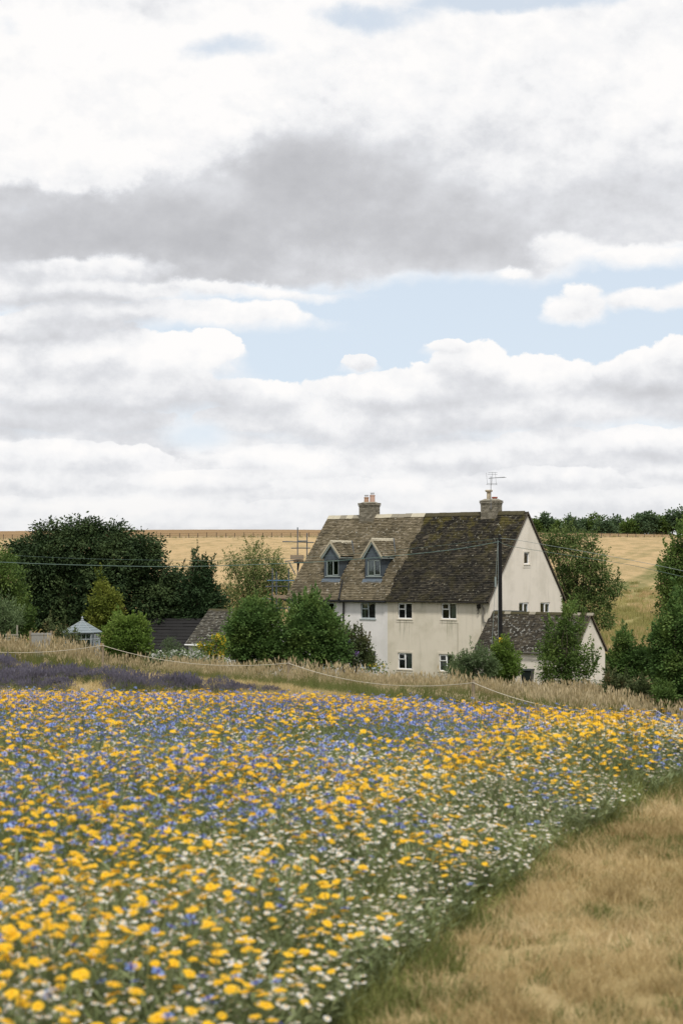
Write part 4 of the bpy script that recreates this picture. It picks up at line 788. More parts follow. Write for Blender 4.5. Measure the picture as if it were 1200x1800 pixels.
# ---------------------------------------------------------------- summerhouse
m_pale = plain('pale grey blue paint', (.28, .31, .32), .6, .12, 5); m_slat = plain('pale grey blue roof sheet', (.20, .235, .25), .6, .2, 3, .3)
gp = foot(145, 92); GR_ = 1.18; sh = tag(empty('summerhouse', gp, .25), 'small pale blue octagonal summerhouse with a pointed roof', 'summerhouse')
zap = at(143, 1091, 92).z - gp.z; zev = at(143, 1111.5, 92).z - gp.z
oc = lambda r, z, k: (r * math.cos(PI / 8 + k * PI / 4), r * math.sin(PI / 8 + k * PI / 4), z)
for k in range(8):
    b = MB(); n = 5
    for i in range(n):     # overlapping boards of one roof facet
        t0, t1 = i / n, (i + 1) / n + .04; r0, r1 = GR_ * (1 - t0) + .03, max(.02, GR_ * (1 - t1)); z0, z1 = zev + (zap - zev) * t0, zev + (zap - zev) * min(1, t1)
        b.hexa([oc(r0, z0, k), oc(r0, z0, k + 1), oc(r1, z1, k + 1), oc(r1, z1, k), oc(r0, z0 + .035, k), oc(r0, z0 + .035, k + 1), oc(r1, z1 + .012, k + 1), oc(r1, z1 + .012, k)])
    b.build('roof_panel', m_slat, sh)
    b = MB(); b.tube([oc(GR_ + .02, zev + .03, k), (0, 0, zap + .03)], .022, 5); b.build('hip_strip', m_pale, sh)
    b = MB(); b.tube([oc(GR_ - .12, -.2, k), oc(GR_ - .12, zev, k)], .04, 6); b.build('post', m_pale, sh)
    p, q_ = oc(GR_ - .12, 0, k), oc(GR_ - .12, 0, k + 1); b = MB()
    for z in (.75, zev - .05, 1.35): b.tube([(p[0], p[1], z), (q_[0], q_[1], z)], .03, 5)
    for f_ in (.33, .66): x, y = p[0] + (q_[0] - p[0]) * f_, p[1] + (q_[1] - p[1]) * f_; b.tube([(x, y, .75), (x, y, zev - .05)], .018, 5)
    b.build('glazing_bar', m_pale, sh)
    if k not in (5,):
        b = MB(); b.prism([(p[0], p[1], 0), (q_[0], q_[1], 0), (q_[0], q_[1], .74), (p[0], p[1], .74)], (-p[0] * .02, -p[1] * .02, 0)); b.build('wall_panel', m_pale, sh)
        b = MB(); b.prism([(p[0] * .99, p[1] * .99, .76), (q_[0] * .99, q_[1] * .99, .76), (q_[0] * .99, q_[1] * .99, zev - .07), (p[0] * .99, p[1] * .99, zev - .07)], (-p[0] * .008, -p[1] * .008, 0)); b.build('pane', m_glass, sh)
b = MB(); b.tube([(0, 0, zap), (0, 0, zap + .06), (0, 0, zap + .1), (0, 0, zap + .16), (0, 0, zap + .26)], [.07, .09, .04, .07, .01], 8); b.build('finial', m_pale, sh)

# ---------------------------------------------------------------- scaffold behind the white gable end
m_tube = plain('galvanised scaffold tube', (.10, .12, .14), .5, .3, 6, .5, .4); m_tube_b = plain('blue sleeved tube', (.07, .16, .28), .5, .2); m_plank = plain('scaffold board', (.26, .20, .14), .9, .3, 5); m_dk = plain('dark platform edge', (.025, .027, .032), .8, .2)
sf0 = foot(495, 97); scf = tag(empty('scaffold', sf0), 'metal scaffold with board platforms against the white gable end', 'scaffold')
def sp(px, py, Z): return at(px, py, Z) - sf0
for (px, y0, Z) in ((523, 927, 99), (539.5, 937, 101), (479, 999, 95), (486, 1005, 97), (507.5, 1000, 96.5)):
    b = MB(); p = sp(px, y0, Z); b.tube([p, Vector((p.x, p.y, gz(p.x + sf0.x, p.y + sf0.y) - sf0.z - .1))], .036, 7); b.build('standard', m_tube, scf)
for (xa, ya, xb, yb, Za, Zb, mt) in ((497, 952, 551, 953.5, 98.5, 101.5, m_tube), (512, 963.5, 545, 963.5, 99, 101, m_tube), (470, 1020.5, 517, 1020.5, 95, 96.5, m_tube_b), (467, 1031, 508, 1030.5, 95, 96.5, m_tube), (460, 1052.5, 508, 1054, 95, 96.5, m_tube),
        (472, 1069, 508, 1069.5, 95, 96.5, m_tube), (508, 988, 519, 1010, 97, 97, m_tube), (490, 1058, 495, 1068, 96, 96, m_tube), (497, 1058, 492, 1068, 96, 96, m_tube), (501, 987, 532, 983, 98.4, 99, m_tube), (523, 927 + 24, 539.5, 937 + 14, 99, 101, m_tube)):
    b = MB(); b.tube([sp(xa, ya, Za), sp(xb, yb, Zb)], .034, 7); b.build('ledger', mt, scf)
def board(xa, xb, y, th, Z, Zb, mt, nm):
    a, c = sp(xa, y, Z), sp(xb, y, Z); t = th * Z / F; b = MB(); dp = Zb - Z
    b.hexa([(a.x, a.y, a.z - t), (c.x, c.y, c.z - t), (c.x, c.y + dp, c.z - t), (a.x, a.y + dp, a.z - t), (a.x, a.y, a.z), (c.x, c.y, c.z), (c.x, c.y + dp, c.z), (a.x, a.y + dp, a.z)]); b.build(nm, mt, scf)
board(510, 534, 975.5, 8, 98.6, 98.65, m_plank, 'toe_board'); 
for j in range(4): board(513, 534, 984.5, 1.6, 98.7 + j * .24, 98.92 + j * .24, m_plank, 'board')
board(516, 534, 986.5, 3.5, 98.7, 99.6, m_dk, 'platform_frame')
board(479, 507.5, 1046, 6, 95.6, 95.64, m_plank, 'toe_board')
for j in range(4): board(462, 507.5, 1052, 1.5, 95.65 + j * .24, 95.87 + j * .24, m_plank, 'board')
b = MB(); p = sp(524, 990, 99); b.tube([p, p + Vector((0, 0, -.5))], [.09, .02], 8); b.build('bracket', m_dk, scf)

# ---------------------------------------------------------------- utility pole, stay and overhead wires
m_pole = plain('tarred pole', (.012, .011, .011), .8, .5, 5, .2, 0, .3); m_wire = plain('grey wire', (.22, .26, .25), .6); m_teal = plain('green coated cable', (.10, .15, .13), .6); m_yel = plain('yellow plate', (.72, .50, .03), .5, .05)
pb = foot(879, 78); pt = at(877.8, 940, 78); up_ = tag(empty('utility_pole', pb), 'black wooden utility pole with a yellow warning plate in front of the gable', 'utility pole')
hgt = pt.z - pb.z; b = MB(); b.tube([(0, 0, -.3), (-.01, 0, hgt * .5), (pt.x - pb.x, 0, hgt - .03), (pt.x - pb.x, 0, hgt)], [.125, .108, .094, .07], 12); b.build('pole', m_pole, up_)
b = MB(); b.tube([(pt.x - pb.x, 0, hgt - .02), (pt.x - pb.x, 0, hgt + .015)], [.085, .02], 12); b.build('pole_cap', m_wire, up_)
z1, z0 = at(878, 1120.5, 77.9).z - pb.z, at(878, 1131.5, 77.9).z - pb.z
b = MB(); b.box(-.095, .095, -.135, -.125, z0, z1); pl_ = b.build('warning_plate', m_yel, up_); b = MB(); zc = (z0 + z1) / 2
b.prism([(-.055, -.14, zc - .03), (.055, -.14, zc - .03), (0, -.14, zc + .075)], (0, .003, 0)); b.box(-.05, .05, -.14, -.137, z0 + .03, z0 + .055); b.build('danger_mark', m_sofit, pl_)
b = MB(); b.prism([(-.04, -.143, zc - .022), (.04, -.143, zc - .022), (0, -.143, zc + .055)], (0, .002, 0)); b.build('danger_mark', m_yel, pl_)
b = MB(); b.tube([(-.10, -.04, .4), (-.11, -.04, hgt - .3)], .018, 6); b.build('cable_guard', m_wire, up_)
b = MB(); st = Vector((pt.x - pb.x - .1, -.02, hgt - .25)); en = at(858.5, 1150, 77.5) - pb; en.z = gz(en.x + pb.x, en.y + pb.y) - pb.z
pts = [st.lerp(en, i / 12) for i in range(13)]; b.tube(pts, .010, 5); m_ = at(870, 1005, 77.8) - pb; b.tube([st.lerp(en, .27) + Vector((0, 0, .25)), st.lerp(en, .27) + Vector((0, -.01, -.25))], .05, 6); b.build('stay_wire', m_wire, up_)
def cable(pts, rad, mt, label, n=24):
    P3 = [at(px, py, Z) for (px, py, Z) in pts]; t = np.linspace(0, len(P3) - 1, n * (len(P3) - 1) + 1); out = []
    for v in t:      # smooth line through the points
        i = min(int(v), len(P3) - 2); f = v - i; p0, p1, p2, p3 = P3[max(i - 1, 0)], P3[i], P3[i + 1], P3[min(i + 2, len(P3) - 1)]
        out.append(.5 * ((2 * p1) + (p2 - p0) * f + (2 * p0 - 5 * p1 + 4 * p2 - p3) * f * f + (3 * p1 - p0 - 3 * p2 + p3) * f ** 3))
    b = MB(); b.tube(out, rad, 5); return tag(b.build('overhead_cable', mt), label, 'cable')
cable([(878, 952, 77.9), (780, 968, 76), (600, 985, 73), (430, 993, 71), (300, 996, 70), (150, 993.5, 68), (10, 988.5, 66), (-90, 982, 65)], .015, m_teal, 'sagging green cable from the pole across both roofs to the far left')
cable([(878, 946, 77.9), (780, 958, 80), (640, 972, 86), (470, 983, 92), (330, 985, 96), (150, 982, 92), (20, 976, 88), (-60, 970, 84)], .008, m_teal, 'thinner upper cable crossing in front of the dark chestnut crown')
cable([(878, 946, 77.9), (906, 949, 77.5), (953, 957, 77), (1040, 972, 76), (1160, 995, 75), (1280, 1022, 74)], .010, m_wire, 'thin upper wire running from the pole past the gable')
cable([(878, 953, 77.9), (902, 961, 77.5), (985, 974, 77), (1100, 992, 76), (1200, 1014, 75), (1290, 1035, 74)], .010, m_teal, 'lower wire running from the pole past the gable to the tall tree')

# ---------------------------------------------------------------- rope fence, rails, panels, bin
m_postw = plain('weathered post', (.24, .19, .13), .9, .3, 6); m_rope = plain('pale rope', (.50, .45, .36), .95, .15, 30)
PS = [(-140, 1128, 66), (181, 1133, 64), (507, 1164, 54), (831, 1198, 46), (1150, 1246, 43), (1330, 1262, 41)]
root = tag(empty('rope_fence', foot(507, 54)), 'low rope fence on wooden posts through the long grass', 'fence'); tops = []
for (px, py, Z) in PS:
    p = at(px, py, Z); g0 = gz(p.x, p.y); tops.append(p - root.location); b = MB(); q_ = p - root.location
    b.tube([(q_.x, q_.y, g0 - root.location.z - .2), (q_.x + .01, q_.y, q_.z), (q_.x + .01, q_.y, q_.z + .05)], [.05, .048, .035], 8); b.build('post', m_postw, root)
for a, c in zip(tops[:-1], tops[1:]):
    n = 20; b = MB(); sag = .32 if a.x < -1 or True else .2
    b.tube([a.lerp(c, i / n) - Vector((0, .06, .03 + .36 * 4 * (i / n) * (1 - i / n))) for i in range(n + 1)], .012, 6); b.build('rope', m_rope, root)
rp = foot(20, 78); rf = tag(empty('rail_fence', rp), 'short piece of pale rail fence with a tall post beside the garden tree', 'fence'); m_rail = plain('silvered rail', (.27, .25, .20), .9, .2)
for py in (1116, 1120.5, 1125): b = MB(); a, c = at(10, py, 78) - rp, at(33, py, 78) - rp; b.hexa([(a.x, a.y, a.z - .035), (c.x, c.y, c.z - .035), (c.x, c.y + .03, c.z - .035), (a.x, a.y + .03, a.z - .035), (a.x, a.y, a.z + .035), (c.x, c.y, c.z + .035), (c.x, c.y + .03, c.z + .035), (a.x, a.y + .03, a.z + .035)]); b.build('rail', m_rail, rf)
for px, py in ((12, 1114), (30.5, 1099)): b = MB(); p = at(px, py, 78.06) - rp; b.tube([(p.x, p.y + .05, -.3), (p.x, p.y + .05, p.z)], .045, 7); b.build('post', m_rail, rf)
pp = foot(70, 82); pf = tag(empty('board_fence', pp), 'pale upright board fence panel between rail fence and rose bush', 'fence'); m_pan = plain('bleached boards', (.30, .29, .27), .9, .2, 5)
for i in range(12): b = MB(); a = at(56 + i * 2.9, 1112 + (i % 3) * .4, 82) - pp; b.box(a.x, a.x + .08, 0, .02, -.3, a.z); b.build('board', m_pan, pf)
for px in (54, 90): b = MB(); a = at(px, 1109, 82) - pp; b.box(a.x - .06, a.x + .06, .03, .15, -.3, a.z); b.build('post', m_postw, pf)
b = MB(); a = at(55, 1112, 82) - pp; c = at(89, 1112, 82) - pp; b.box(a.x, c.x, -.02, -.002, a.z - .12, a.z - .05); b.build('rail', m_pan, pf)
bp = foot(926, 79); wb = tag(empty('wheelie_bin', bp, -.4), 'dark wheelie bin standing by the front wall of the extension', 'bin'); m_bin = plain('dark green plastic', (.015, .022, .02), .45, .15)
zt_ = at(926, 1176, 79).z - bp.z; w_ = .27
b = MB(); b.hexa([(-.2, -.2, .08), (.2, -.2, .08), (.2, .2, .08), (-.2, .2, .08), (-w_, -.3, zt_ - .09), (w_, -.3, zt_ - .09), (w_, .3, zt_ - .09), (-w_, .3, zt_ - .09)]); b.build('bin_body', m_bin, wb, bevel=.02)
b = MB(); b.prism([(-w_ - .02, -.34, zt_ - .085), (-w_ - .02, .32, zt_ - .085), (-w_ - .02, .32, zt_), (-w_ - .02, -.1, zt_ + .02), (-w_ - .02, -.34, zt_ - .05)], (2 * w_ + .04, 0, 0)); b.build('lid', m_bin, wb, bevel=.01)
for s_ in (-1, 1): b = MB(); b.tube([(s_ * .22, .22, .1), (s_ * .27, .22, .1)], .1, 14); b.build('wheel', m_black, wb)
b = MB(); b.tube([(-w_, .36, zt_ - .05), (w_, .36, zt_ - .05)], .02, 6); b.build('handle', m_bin, wb)
# field fences on the crest of the wheat field
m_fp = plain('dark field post', (.05, .042, .035), .9, .2)
def field_fence(label, px0, px1, step, Z, hgt):
    r0 = foot(px0, Z); t = tag(empty('field_fence', r0), label, 'fence'); pm = None; px = px0; tops = []
    while px <= px1:
        p = foot(px + rng.uniform(-.8, .8), Z); hh = hgt * rng.uniform(.85, 1.1)
        if pm is None: b = MB(); b.tube([(0, 0, -.3), (0, 0, 1.0)], .085, 5); o = b.build('post', m_fp, t); pm = o.data
        else: o = obj('post', pm, t)
        o.location = p - r0; o.scale.z = hh; tops.append(p - r0 + Vector((0, 0, hgt * .9))); px += step
    for f_ in (1.0, .55): b = MB(); b.tube([Vector((q_.x, q_.y, q_.z - hgt * .9 * (1 - f_))) for q_ in tops], .02, 3); b.build('fence_wire', m_fp, t)
field_fence('wire fence on dark posts between the two wheat fields, chestnut tree to scaffold', -60, 575, 16.3, 401, 1.25)
field_fence('wire fence on dark posts between the two wheat fields, east of the cottage gable', 950, 1290, 15.3, 401, 1.25)

# ---------------------------------------------------------------- scattered plants (geometry nodes: instances of hidden prototypes' geometry)
def proto(name, V, Q, mats, mi=None): return bpy.data.objects.new(name, mesh_np(name, V, Q, mats, mi))
def scatter(name, pts, rot, scl, idx, protos, label=None, cat=None, matl=None, group=None):
    me = bpy.data.meshes.new(name); me.vertices.add(len(pts)); me.vertices.foreach_set('co', np.asarray(pts, np.float32).ravel())
    for nm, ty, key, dat in (('rot', 'FLOAT_VECTOR', 'vector', rot), ('scl', 'FLOAT_VECTOR', 'vector', scl)):
        a = me.attributes.new(nm, ty, 'POINT'); a.data.foreach_set(key, np.asarray(dat, np.float32).ravel())
    a = me.attributes.new('idx', 'INT', 'POINT'); a.data.foreach_set('value', np.asarray(idx, np.int32))
    o = obj(name, me); tag(o, label, cat, group, 'stuff')
    t = bpy.data.node_groups.new(name, 'GeometryNodeTree'); t.interface.new_socket('Geometry', in_out='INPUT', socket_type='NodeSocketGeometry'); t.interface.new_socket('Geometry', in_out='OUTPUT', socket_type='NodeSocketGeometry')
    N = t.nodes; L = t.links; gi = N.new('NodeGroupInput'); go = N.new('NodeGroupOutput'); iop = N.new('GeometryNodeInstanceOnPoints'); j = N.new('GeometryNodeJoinGeometry')
    for p in reversed(protos):
        oi = N.new('GeometryNodeObjectInfo'); oi.inputs['Object'].default_value = p; g2 = N.new('GeometryNodeGeometryToInstance'); L.new(oi.outputs['Geometry'], g2.inputs[0]); L.new(g2.outputs[0], j.inputs[0])
    def attr(nm, ty):
        a = N.new('GeometryNodeInputNamedAttribute'); a.data_type = ty; a.inputs[0].default_value = nm; return a.outputs[0]
    m2p = N.new('GeometryNodeMeshToPoints'); L.new(gi.outputs[0], m2p.inputs[0])
    L.new(m2p.outputs[0], iop.inputs['Points']); L.new(j.outputs[0], iop.inputs['Instance']); iop.inputs['Pick Instance'].default_value = True
    L.new(attr('idx', 'INT'), iop.inputs['Instance Index']); L.new(attr('rot', 'FLOAT_VECTOR'), iop.inputs['Rotation']); L.new(attr('scl', 'FLOAT_VECTOR'), iop.inputs['Scale'])
    L.new(iop.outputs[0], go.inputs[0]); md = o.modifiers.new('scatter', 'NODES'); md.node_group = t; return o
def blades(n, rg, rad, h0, h1, w, lean=.35, seg=2):
    """n tapering blades standing in a tuft"""
    V = []; Q = []
    for i in range(n):
        a = rg.uniform(0, 2 * PI); r = rad * math.sqrt(rg.random()); x, y = r * math.cos(a), r * math.sin(a); h_ = rg.uniform(h0, h1); ta = rg.uniform(0, 2 * PI); l = lean * h_ * rg.uniform(.2, 1)
        dx_, dy_ = math.cos(ta), math.sin(ta); fx_ = rg.uniform(0, PI); sx_, sy_ = math.cos(fx_) * w / 2, math.sin(fx_) * w / 2; b = len(V)
        for s_ in range(seg + 1):
            t = s_ / seg; k = (1 - t * .85); px_, py_, pz_ = x + dx_ * l * t * t, y + dy_ * l * t * t, h_ * t * (1 - .12 * t * lean)
            V += [(px_ - sx_ * k, py_ - sy_ * k, pz_), (px_ + sx_ * k, py_ + sy_ * k, pz_)]
        for s_ in range(seg): Q.append((b + 2 * s_, b + 2 * s_ + 1, b + 2 * s_ + 3, b + 2 * s_ + 2))
    return V, Q
def inst_mat(name, stops, rough=.8, trans=.25, nscale=.5, mixn=.4):
    """colour by piece and by plant, drifting over metres"""
    m, h = new_mat(name); r = geo(h, 'Random Per Island'); oi = h.n.new('ShaderNodeObjectInfo')
    n = h.noise(geo(h, 'Position'), nscale, 4, .6)
    x = h.m('ADD', h.m('MULTIPLY', h.m('FRACT', h.m('ADD', r, oi.outputs['Random'])), 1 - mixn), h.m('MULTIPLY', h.ss(n, .32, .68), mixn))
    c = h.ramp(x, stops); finish(h, c, rough, spec=.2, trans=trans, tcol=h.v('SCALE', c, sc=1.3)); return m
G_straw = inst_mat('straw grass', [(0, (.24, .18, .075)), (.35, (.40, .305, .145)), (.7, (.54, .425, .225)), (1, (.68, .56, .35))], .8, .25, .7, .55)
G_green = inst_mat('green grass', [(0, (.075, .10, .025)), (.5, (.135, .16, .045)), (1, (.25, .24, .095))], .8, .3, .7)
G_long = inst_mat('long dry grass', [(0, (.12, .125, .04)), (.35, (.23, .20, .075)), (.75, (.38, .30, .145)), (1, (.54, .43, .25))], .8, .3, .35, .5)
G_head = inst_mat('grass seed heads', [(0, (.28, .21, .10)), (1, (.56, .46, .29))], .85, .3)
G_fol = inst_mat('meadow foliage', [(0, (.20, .235, .05)), (.5, (.355, .38, .125)), (1, (.50, .51, .25))], .75, .35, .5)
G_stem = inst_mat('flower stems', [(0, (.13, .17, .06)), (1, (.30, .34, .18))], .7, .2)
C_yel = inst_mat('marigold petals', [(0, (.80, .48, .018)), (.6, (.88, .57, .03)), (1, (.92, .65, .06))], .55, .3, .8)
C_yel2 = inst_mat('marigold centre', [(0, (.62, .30, .01)), (1, (.78, .44, .02))], .8, 0)
C_blue = inst_mat('cornflower florets', [(0, (.13, .21, .54)), (.5, (.24, .34, .69)), (1, (.38, .47, .80))], .6, .25, .8)
C_blue2 = inst_mat('cornflower centre', [(0, (.09, .05, .30)), (1, (.16, .09, .42))], .7, 0)
C_white = inst_mat('daisy petals', [(0, (.70, .70, .64)), (1, (.84, .84, .80))], .6, .25)
C_lav = inst_mat('lavender spikes', [(0, (.080, .072, .10)), (.5, (.120, .112, .148)), (1, (.18, .17, .215))], .8, .15, .5)
C_lavg = inst_mat('lavender leaves', [(0, (.085, .115, .04)), (1, (.17, .20, .075))], .8, .25, .6)

def head_marigold(rg, r, tilt=(0, 0)):
    """rays in two rings round a raised disc"""
    V = []; Q = []; M_ = []
    for ring, n, R0, R1, z in ((0, 13, .25, 1.0, .0), (1, 10, .2, .78, .12)):
        for i in range(n):
            a = 2 * PI * (i + .5 * ring) / n + rg.normal(0, .06); w = PI / n * 1.05; l = R1 * rg.uniform(.88, 1.06); dz_ = rg.normal(-.04, .08) + z; b = len(V)
            V += [(R0 * r * math.cos(a - w * .8), R0 * r * math.sin(a - w * .8), r * z), (l * r * math.cos(a - w * .8), l * r * math.sin(a - w * .8), r * dz_), (l * r * math.cos(a + w * .8), l * r * math.sin(a + w * .8), r * dz_), (R0 * r * math.cos(a + w * .8), R0 * r * math.sin(a + w * .8), r * z)]
            Q.append((b, b + 1, b + 2, b + 3)); M_.append(0)
    b = len(V); n = 6; V += [(.32 * r * math.cos(i * PI / 3), .32 * r * math.sin(i * PI / 3), .12 * r) for i in range(n)] + [(0, 0, .30 * r)]
    for i in range(0, n, 2): Q.append((b + i, b + i + 1, b + (i + 2) % n, b + n)); M_.append(1)
    V += [(0.2 * r * math.cos(i * PI / 2), .2 * r * math.sin(i * PI / 2), -.02 * r) for i in range(4)] + [(.2 * r * math.cos(i * PI / 2) * .4, .2 * r * math.sin(i * PI / 2) * .4, -.32 * r) for i in range(4)]; b = len(V) - 8
    for i in range(4): Q.append((b + i, b + (i + 1) % 4, b + 4 + (i + 1) % 4, b + 4 + i)); M_.append(2)
    return V, Q, M_
def head_corn(rg, r):
    V = []; Q = []; M_ = []
    for i in range(10):
        a = 2 * PI * i / 10 + rg.normal(0, .1); w = .24; l = r * rg.uniform(.8, 1.1); up = r * rg.uniform(.15, .6); b = len(V)
        V += [(.12 * r * math.cos(a), .12 * r * math.sin(a), .1 * r), (l * math.cos(a - w), l * math.sin(a - w), up), (l * 1.12 * math.cos(a), l * 1.12 * math.sin(a), up * .8), (l * math.cos(a + w), l * math.sin(a + w), up)]; Q.append((b, b + 1, b + 2, b + 3)); M_.append(0)
    for i in range(5):
        a = 2 * PI * i / 5; b = len(V); V += [(0, 0, 0), (.3 * r * math.cos(a - .5), .3 * r * math.sin(a - .5), .5 * r), (.25 * r * math.cos(a), .25 * r * math.sin(a), .62 * r), (.3 * r * math.cos(a + .5), .3 * r * math.sin(a + .5), .5 * r)]; Q.append((b, b + 1, b + 2, b + 3)); M_.append(1)
    b = len(V); V += [(.25 * r * math.cos(i * PI / 2), .25 * r * math.sin(i * PI / 2), .1 * r) for i in range(4)] + [(.12 * r * math.cos(i * PI / 2), .12 * r * math.sin(i * PI / 2), -.55 * r) for i in range(4)]
    for i in range(4): Q.append((b + i, b + (i + 1) % 4, b + 4 + (i + 1) % 4, b + 4 + i)); M_.append(2)
    return V, Q, M_
def head_daisy(rg, r):
    V = []; Q = []; M_ = []; n = 12; dr = rg.uniform(-.45, .05)
    for i in range(n):
        a = 2 * PI * i / n + rg.normal(0, .05); w = PI / n * .85; b = len(V); V += [(.3 * r * math.cos(a - w * .7), .3 * r * math.sin(a - w * .7), 0), (r * math.cos(a - w), r * math.sin(a - w), r * dr), (r * math.cos(a + w), r * math.sin(a + w), r * dr), (.3 * r * math.cos(a + w * .7), .3 * r * math.sin(a + w * .7), 0)]; Q.append((b, b + 1, b + 2, b + 3)); M_.append(0)
    b = len(V); V += [(.36 * r * math.cos(i * PI / 3), .36 * r * math.sin(i * PI / 3), .02 * r) for i in range(6)] + [(0, 0, .32 * r)]
    for i in range(0, 6, 2): Q.append((b + i, b + i + 1, b + (i + 2) % 6, b + 6)); M_.append(1)
    return V, Q, M_
def xf(V, R_, T): return [tuple(R_ @ Vector(v) + Vector(T)) for v in V]
def stem_mesh(rg, h_, bend, rad=.0016, leaves_=3, split=.0):
    b = MB(); p = [(0, 0, 0), (bend[0] * .3, bend[1] * .3, h_ * .5), (bend[0], bend[1], h_)]; b.tube(p, [rad * 1.3, rad, rad * .8], 4, cap=False)
    for i in range(leaves_):
        t = rg.uniform(.2, .8); a = rg.uniform(0, 2 * PI); l = rg.uniform(.04, .09); z = h_ * t; x, y = bend[0] * t * t, bend[1] * t * t; cx_, sx_ = math.cos(a), math.sin(a)
        b.add([(x, y, z), (x + cx_ * l * .5 - sx_ * .006, y + sx_ * l * .5 + cx_ * .006, z + l * .5), (x + cx_ * l, y + sx_ * l, z + l * .75), (x + cx_ * l * .5 + sx_ * .006, y + sx_ * l * .5 - cx_ * .006, z + l * .5)], [(0, 1, 2, 3)])
    return b
def flower(kind, rg):
    """one plant: (stem verts, stem polys), list of heads (verts, polys, material numbers)"""
    hd = []
    if kind == 'marigold': h_ = rg.uniform(.46, .58); bd = (rg.normal(0, .05), rg.normal(0, .05)); st = stem_mesh(rg, h_, bd, .0020, 4); spec = [(bd, h_, rg.uniform(.021, .031))]; fn = head_marigold; ti = .16
    elif kind == 'cornflower': h_ = rg.uniform(.46, .62); bd = (rg.normal(0, .05), rg.normal(0, .05)); st = stem_mesh(rg, h_, bd, .0014, 4); spec = [(bd, h_, rg.uniform(.018, .025))]; fn = head_corn; ti = .2
    else:
        st = MB(); spec = []; fn = head_daisy; ti = .25
        for i in range(7): h_ = rg.uniform(.30, .50); bd = (rg.normal(0, .07), rg.normal(0, .07)); s1 = stem_mesh(rg, h_, bd, .0011, 3); st.add(s1.V, s1.P); spec.append((bd, h_, rg.uniform(.0105, .0140)))
    for bd, h_, r in spec:
        V, Q, M_ = fn(rg, r); R_ = Matrix.Rotation(rg.normal(0, ti), 3, 'X') @ Matrix.Rotation(rg.normal(0, ti), 3, 'Y'); hd.append((xf(V, R_, (bd[0], bd[1], h_ + r * .25)), Q, M_))
    return st, hd
KM = {'marigold': [C_yel, C_yel2, G_stem], 'cornflower': [C_blue, C_blue2, G_stem], 'daisy': [C_white, C_yel2, G_stem]}
variants = {k: [flower(k, rng) for _ in range(6)] for k in KM}
def joined(kind, v):
    b = MB(); st, hd = v; b.add(st.V, st.P); b.M = [2] * len(st.P)
    for V, Q, M_ in hd: o_ = len(b.V); b.V += V; b.P += [tuple(i + o_ for i in q_) for q_ in Q]; b.M += M_
    return proto('whole_' + kind, b.V, b.P, KM[kind], b.M)
from mathutils import noise as mn
def fld(x, y, s, o): return mn.noise(Vector((x * s + o, y * s + o * .7, o * 3.1)))
def in_bed(x, y, m=0.0): return (x < edge_x(y) - m) & (y < far_y(x) - m)
def pick(dens, y0, y1, side=1.6, ok=None, seed=5):
    """random points of the ground the picture could show, dens per square metre"""
    rg = np.random.default_rng(seed); W = .222 * y1 + side; n = int((y1 - y0) * 2 * W * dens); x = rg.uniform(-W, W, n); y = rg.uniform(y0, y1, n)
    k = np.abs(x) < .222 * y + side; x, y = x[k], y[k]
    if ok is not None: k = ok(x, y); x, y = x[k], y[k]
    return x, y, rg
def lay(x, y, rg, tilt=.12, s0=.85, s1=1.15, n=6, dz_=0.0):
    m = len(x); p = np.stack([x, y, ground_z(x, y) + dz_], 1); r = np.stack([rg.normal(0, tilt, m), rg.normal(0, tilt, m), rg.uniform(0, 2 * PI, m)], 1); s = rg.uniform(s0, s1, m); return p, r, np.stack([s, s, s], 1), rg.integers(0, n, m)
dens = {'marigold': 165, 'cornflower': 155, 'daisy': 92}; offs = {'marigold': 3.3, 'cornflower': 17.7, 'daisy': 41.1}
words = {'marigold': ('corn_marigold', 'yellow corn marigold in bloom in the near part of the flower strip', 'nearest corn marigolds', 'flower'),
         'cornflower': ('cornflower', 'blue cornflower in bloom in the near part of the flower strip', 'nearest cornflowers', 'flower'),
         'daisy': ('daisy_plant', 'sprig of small white daisies in the near part of the flower strip', 'nearest white daisies', 'flower')}
far_words = {'marigold': 'yellow corn marigolds across the rest of the flower strip', 'cornflower': 'blue cornflowers across the rest of the flower strip', 'daisy': 'white daisies across the rest of the flower strip'}
